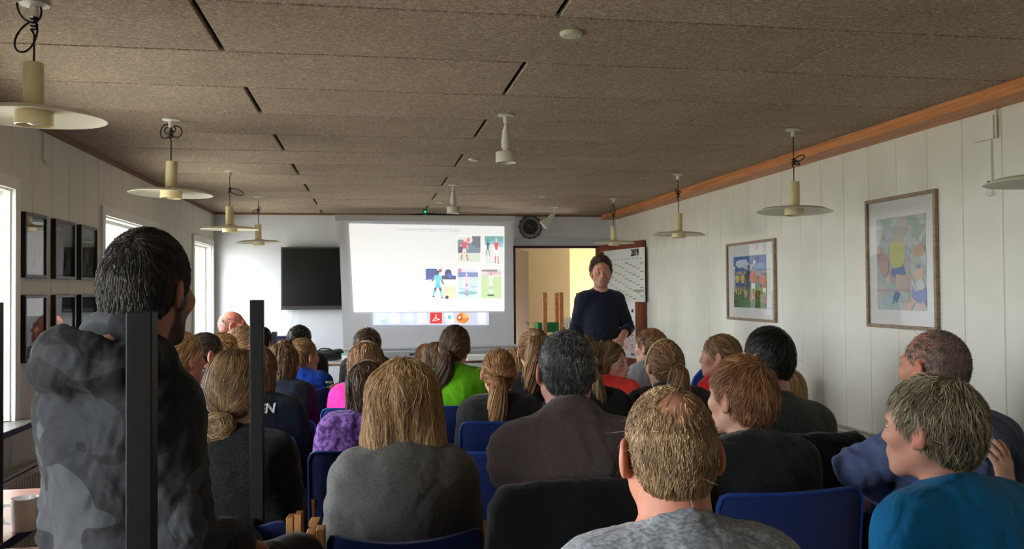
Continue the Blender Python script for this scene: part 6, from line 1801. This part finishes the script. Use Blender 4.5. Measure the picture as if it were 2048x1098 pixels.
# ------------------------------------------------------------------ details on people
def tri_text(P, txt, cx, cz, size, m=None, name='lettering'):
    cu = bpy.data.curves.new('t', 'FONT'); cu.body = txt; cu.size = size; cu.align_x = 'CENTER'; cu.offset = size * .035; cu.resolution_u = 4
    t = bpy.data.objects.new('t', cu); COL.objects.link(t)
    dg = bpy.context.evaluated_depsgraph_get(); me = bpy.data.meshes.new_from_object(t.evaluated_get(dg)); bpy.data.objects.remove(t)
    bm_ = bmesh.new(); bm_.from_mesh(me); bmesh.ops.subdivide_edges(bm_, edges=bm_.edges, cuts=1); 
    gv = P['gv']; back = gv[gv[:, 1] < P['J']['che'][1] + .02]
    for v in bm_.verts:
        x, z = v.co.x + cx, v.co.y + cz
        d = (back[:, 0] - x) ** 2 + (back[:, 2] - z) ** 2
        i = np.argsort(d)[:4]
        v.co = (x, float(back[i, 1].min()) - .004, z)
    bm_.to_mesh(me); bm_.free()
    return link(name, me, m or mat('white_print', (226, 228, 230), .6), P['root'])
X_ = PEOPLE['X']; V_ = PEOPLE['V1']
def local(P, px, py, depth):
    w = at(px, py, depth); r = P['root']; v = Matrix.Rotation(-r.rotation_euler.z, 4, 'Z') @ (w - r.location); return v
l = local(X_, 385, 808, 3.55); tri_text(X_, 'R', l.x, l.z, .05)
l = local(V_, 537, 823, 3.55); tri_text(V_, 'EN', l.x, l.z, .05)
M_TIE = mat('dark_hair_tie', (24, 20, 20), .7)
def tie_ring(k, c, n, R=.013, t=.006, m=None):
    P = PEOPLE[k]; add_part(P, 'hair_tie', [ring(c, n, R, t, .004, k=.004)], m or M_TIE, .004, True)
tie_ring('M', (-.01, -.132, -.014), (0, 1, .3), .015); tie_ring('L', (-.02, -.132, -.034), (0, 1, .3), .016); tie_ring('N', (.02, -.118, .086), (0, 1, .2), .014); tie_ring('FF', (.008, -.132, .008), (0, 1, .2), .016); tie_ring('T', (-.015, -.10, .092), (0, 1, -.4), .014)
def band(k, m, z=.0, tilt=.5, t=.005):
    P = PEOPLE[k]; st_R = .0
    pr_ = []
    N = 22; pts = []
    for i in range(N + 1):
        a = math.pi * i / N
        pts.append(np.array((math.cos(a) * .091, .018 - .03 * math.sin(a) * 0 , .0 + .135 * math.sin(a) ** .9)) + np.array((0, -tilt * .06 * math.sin(a), 0)))
    for i in range(N): pr_.append(cap(pts[i], pts[i + 1], t, k=.003))
    add_part(P, 'hair_band', pr_, m, .0045, True)
band('FF', mat('pale_green_band', (176, 184, 120), .5)); band('R', mat('pale_band', (206, 196, 186), .5)); band('S', mat('beige_band', (176, 156, 130), .5), t=.004)
# stripes on the blue jacket sleeve
P = PEOPLE['T']; J = P['J']; sh_, el_ = J['shR'], J['elR']
for i in range(9):
    t = .0 + i / 9
    c = sh_ + (el_ - sh_) * t; ax_ = (el_ - sh_) / np.linalg.norm(el_ - sh_)
    add_part(P, 'sleeve_stripe', [cap(c + np.array((.045, -.050, .02)), c + np.array((.070, -.02, .015)), .009, k=.003)], mat('white_print', (226, 228, 230), .6), .005)
# white loop of a headset round the neck of the girl in black
P = PEOPLE['Y']; add_part(P, 'neck_loop', [ring(P['nb'] + P['ax'] * .02, P['ax'] + np.array((0, .1, 0)), P['nr'] * 1.5, .004, 0, k=.003)], M_WHITE, .005)
# collar trim and coat over the chair of the grey haired man
def coat(k, m, label, w=.48, z0=.30, h=.86):
    P = PEOPLE[k]; r = P['root']
    e = empty('coat', (r.location.x, r.location.y, 0), r.rotation_euler.z * .5); tag(e, label, 'coat')
    pr_ = []
    n_ = 11
    for i_ in range(n_):
        u_ = i_ / (n_ - 1) * 2 - 1
        pr_ += [cap((u_ * w / 2, -.262 - .012 * math.sin(i_ * 1.7), h - .02 * abs(u_) ** 3), (u_ * w / 2 * 1.1, -.29 - .02 * math.sin(i_ * 2.3 + 1), z0), .036, .048, k=.05)]
    pr_ += [cap((-w / 2 + .03, -.25, h + .005), (w / 2 - .03, -.25, h + .005), .045, k=.04)]
    V, Q = solid(pr_, .013); V = relax(V, Q, 1); V = V + vnormals(V, Q) * (wob(V, 9, 16) * .008)[:, None]
    link('coat_body', mk_mesh('coat_body', V, Q), [m], e)
    return e
coat('D', cloth_mat('black_coat_wool', (10, 10, 12), (18, 18, 20)), 'black coat hanging over the chair back behind the taupe sweatshirt', h=.93)
coat('G', cloth_mat('black_coat_wool', (10, 10, 12), (18, 18, 20)), 'black coat over the chair back of the man in dark green grey', w=.38, h=.93)
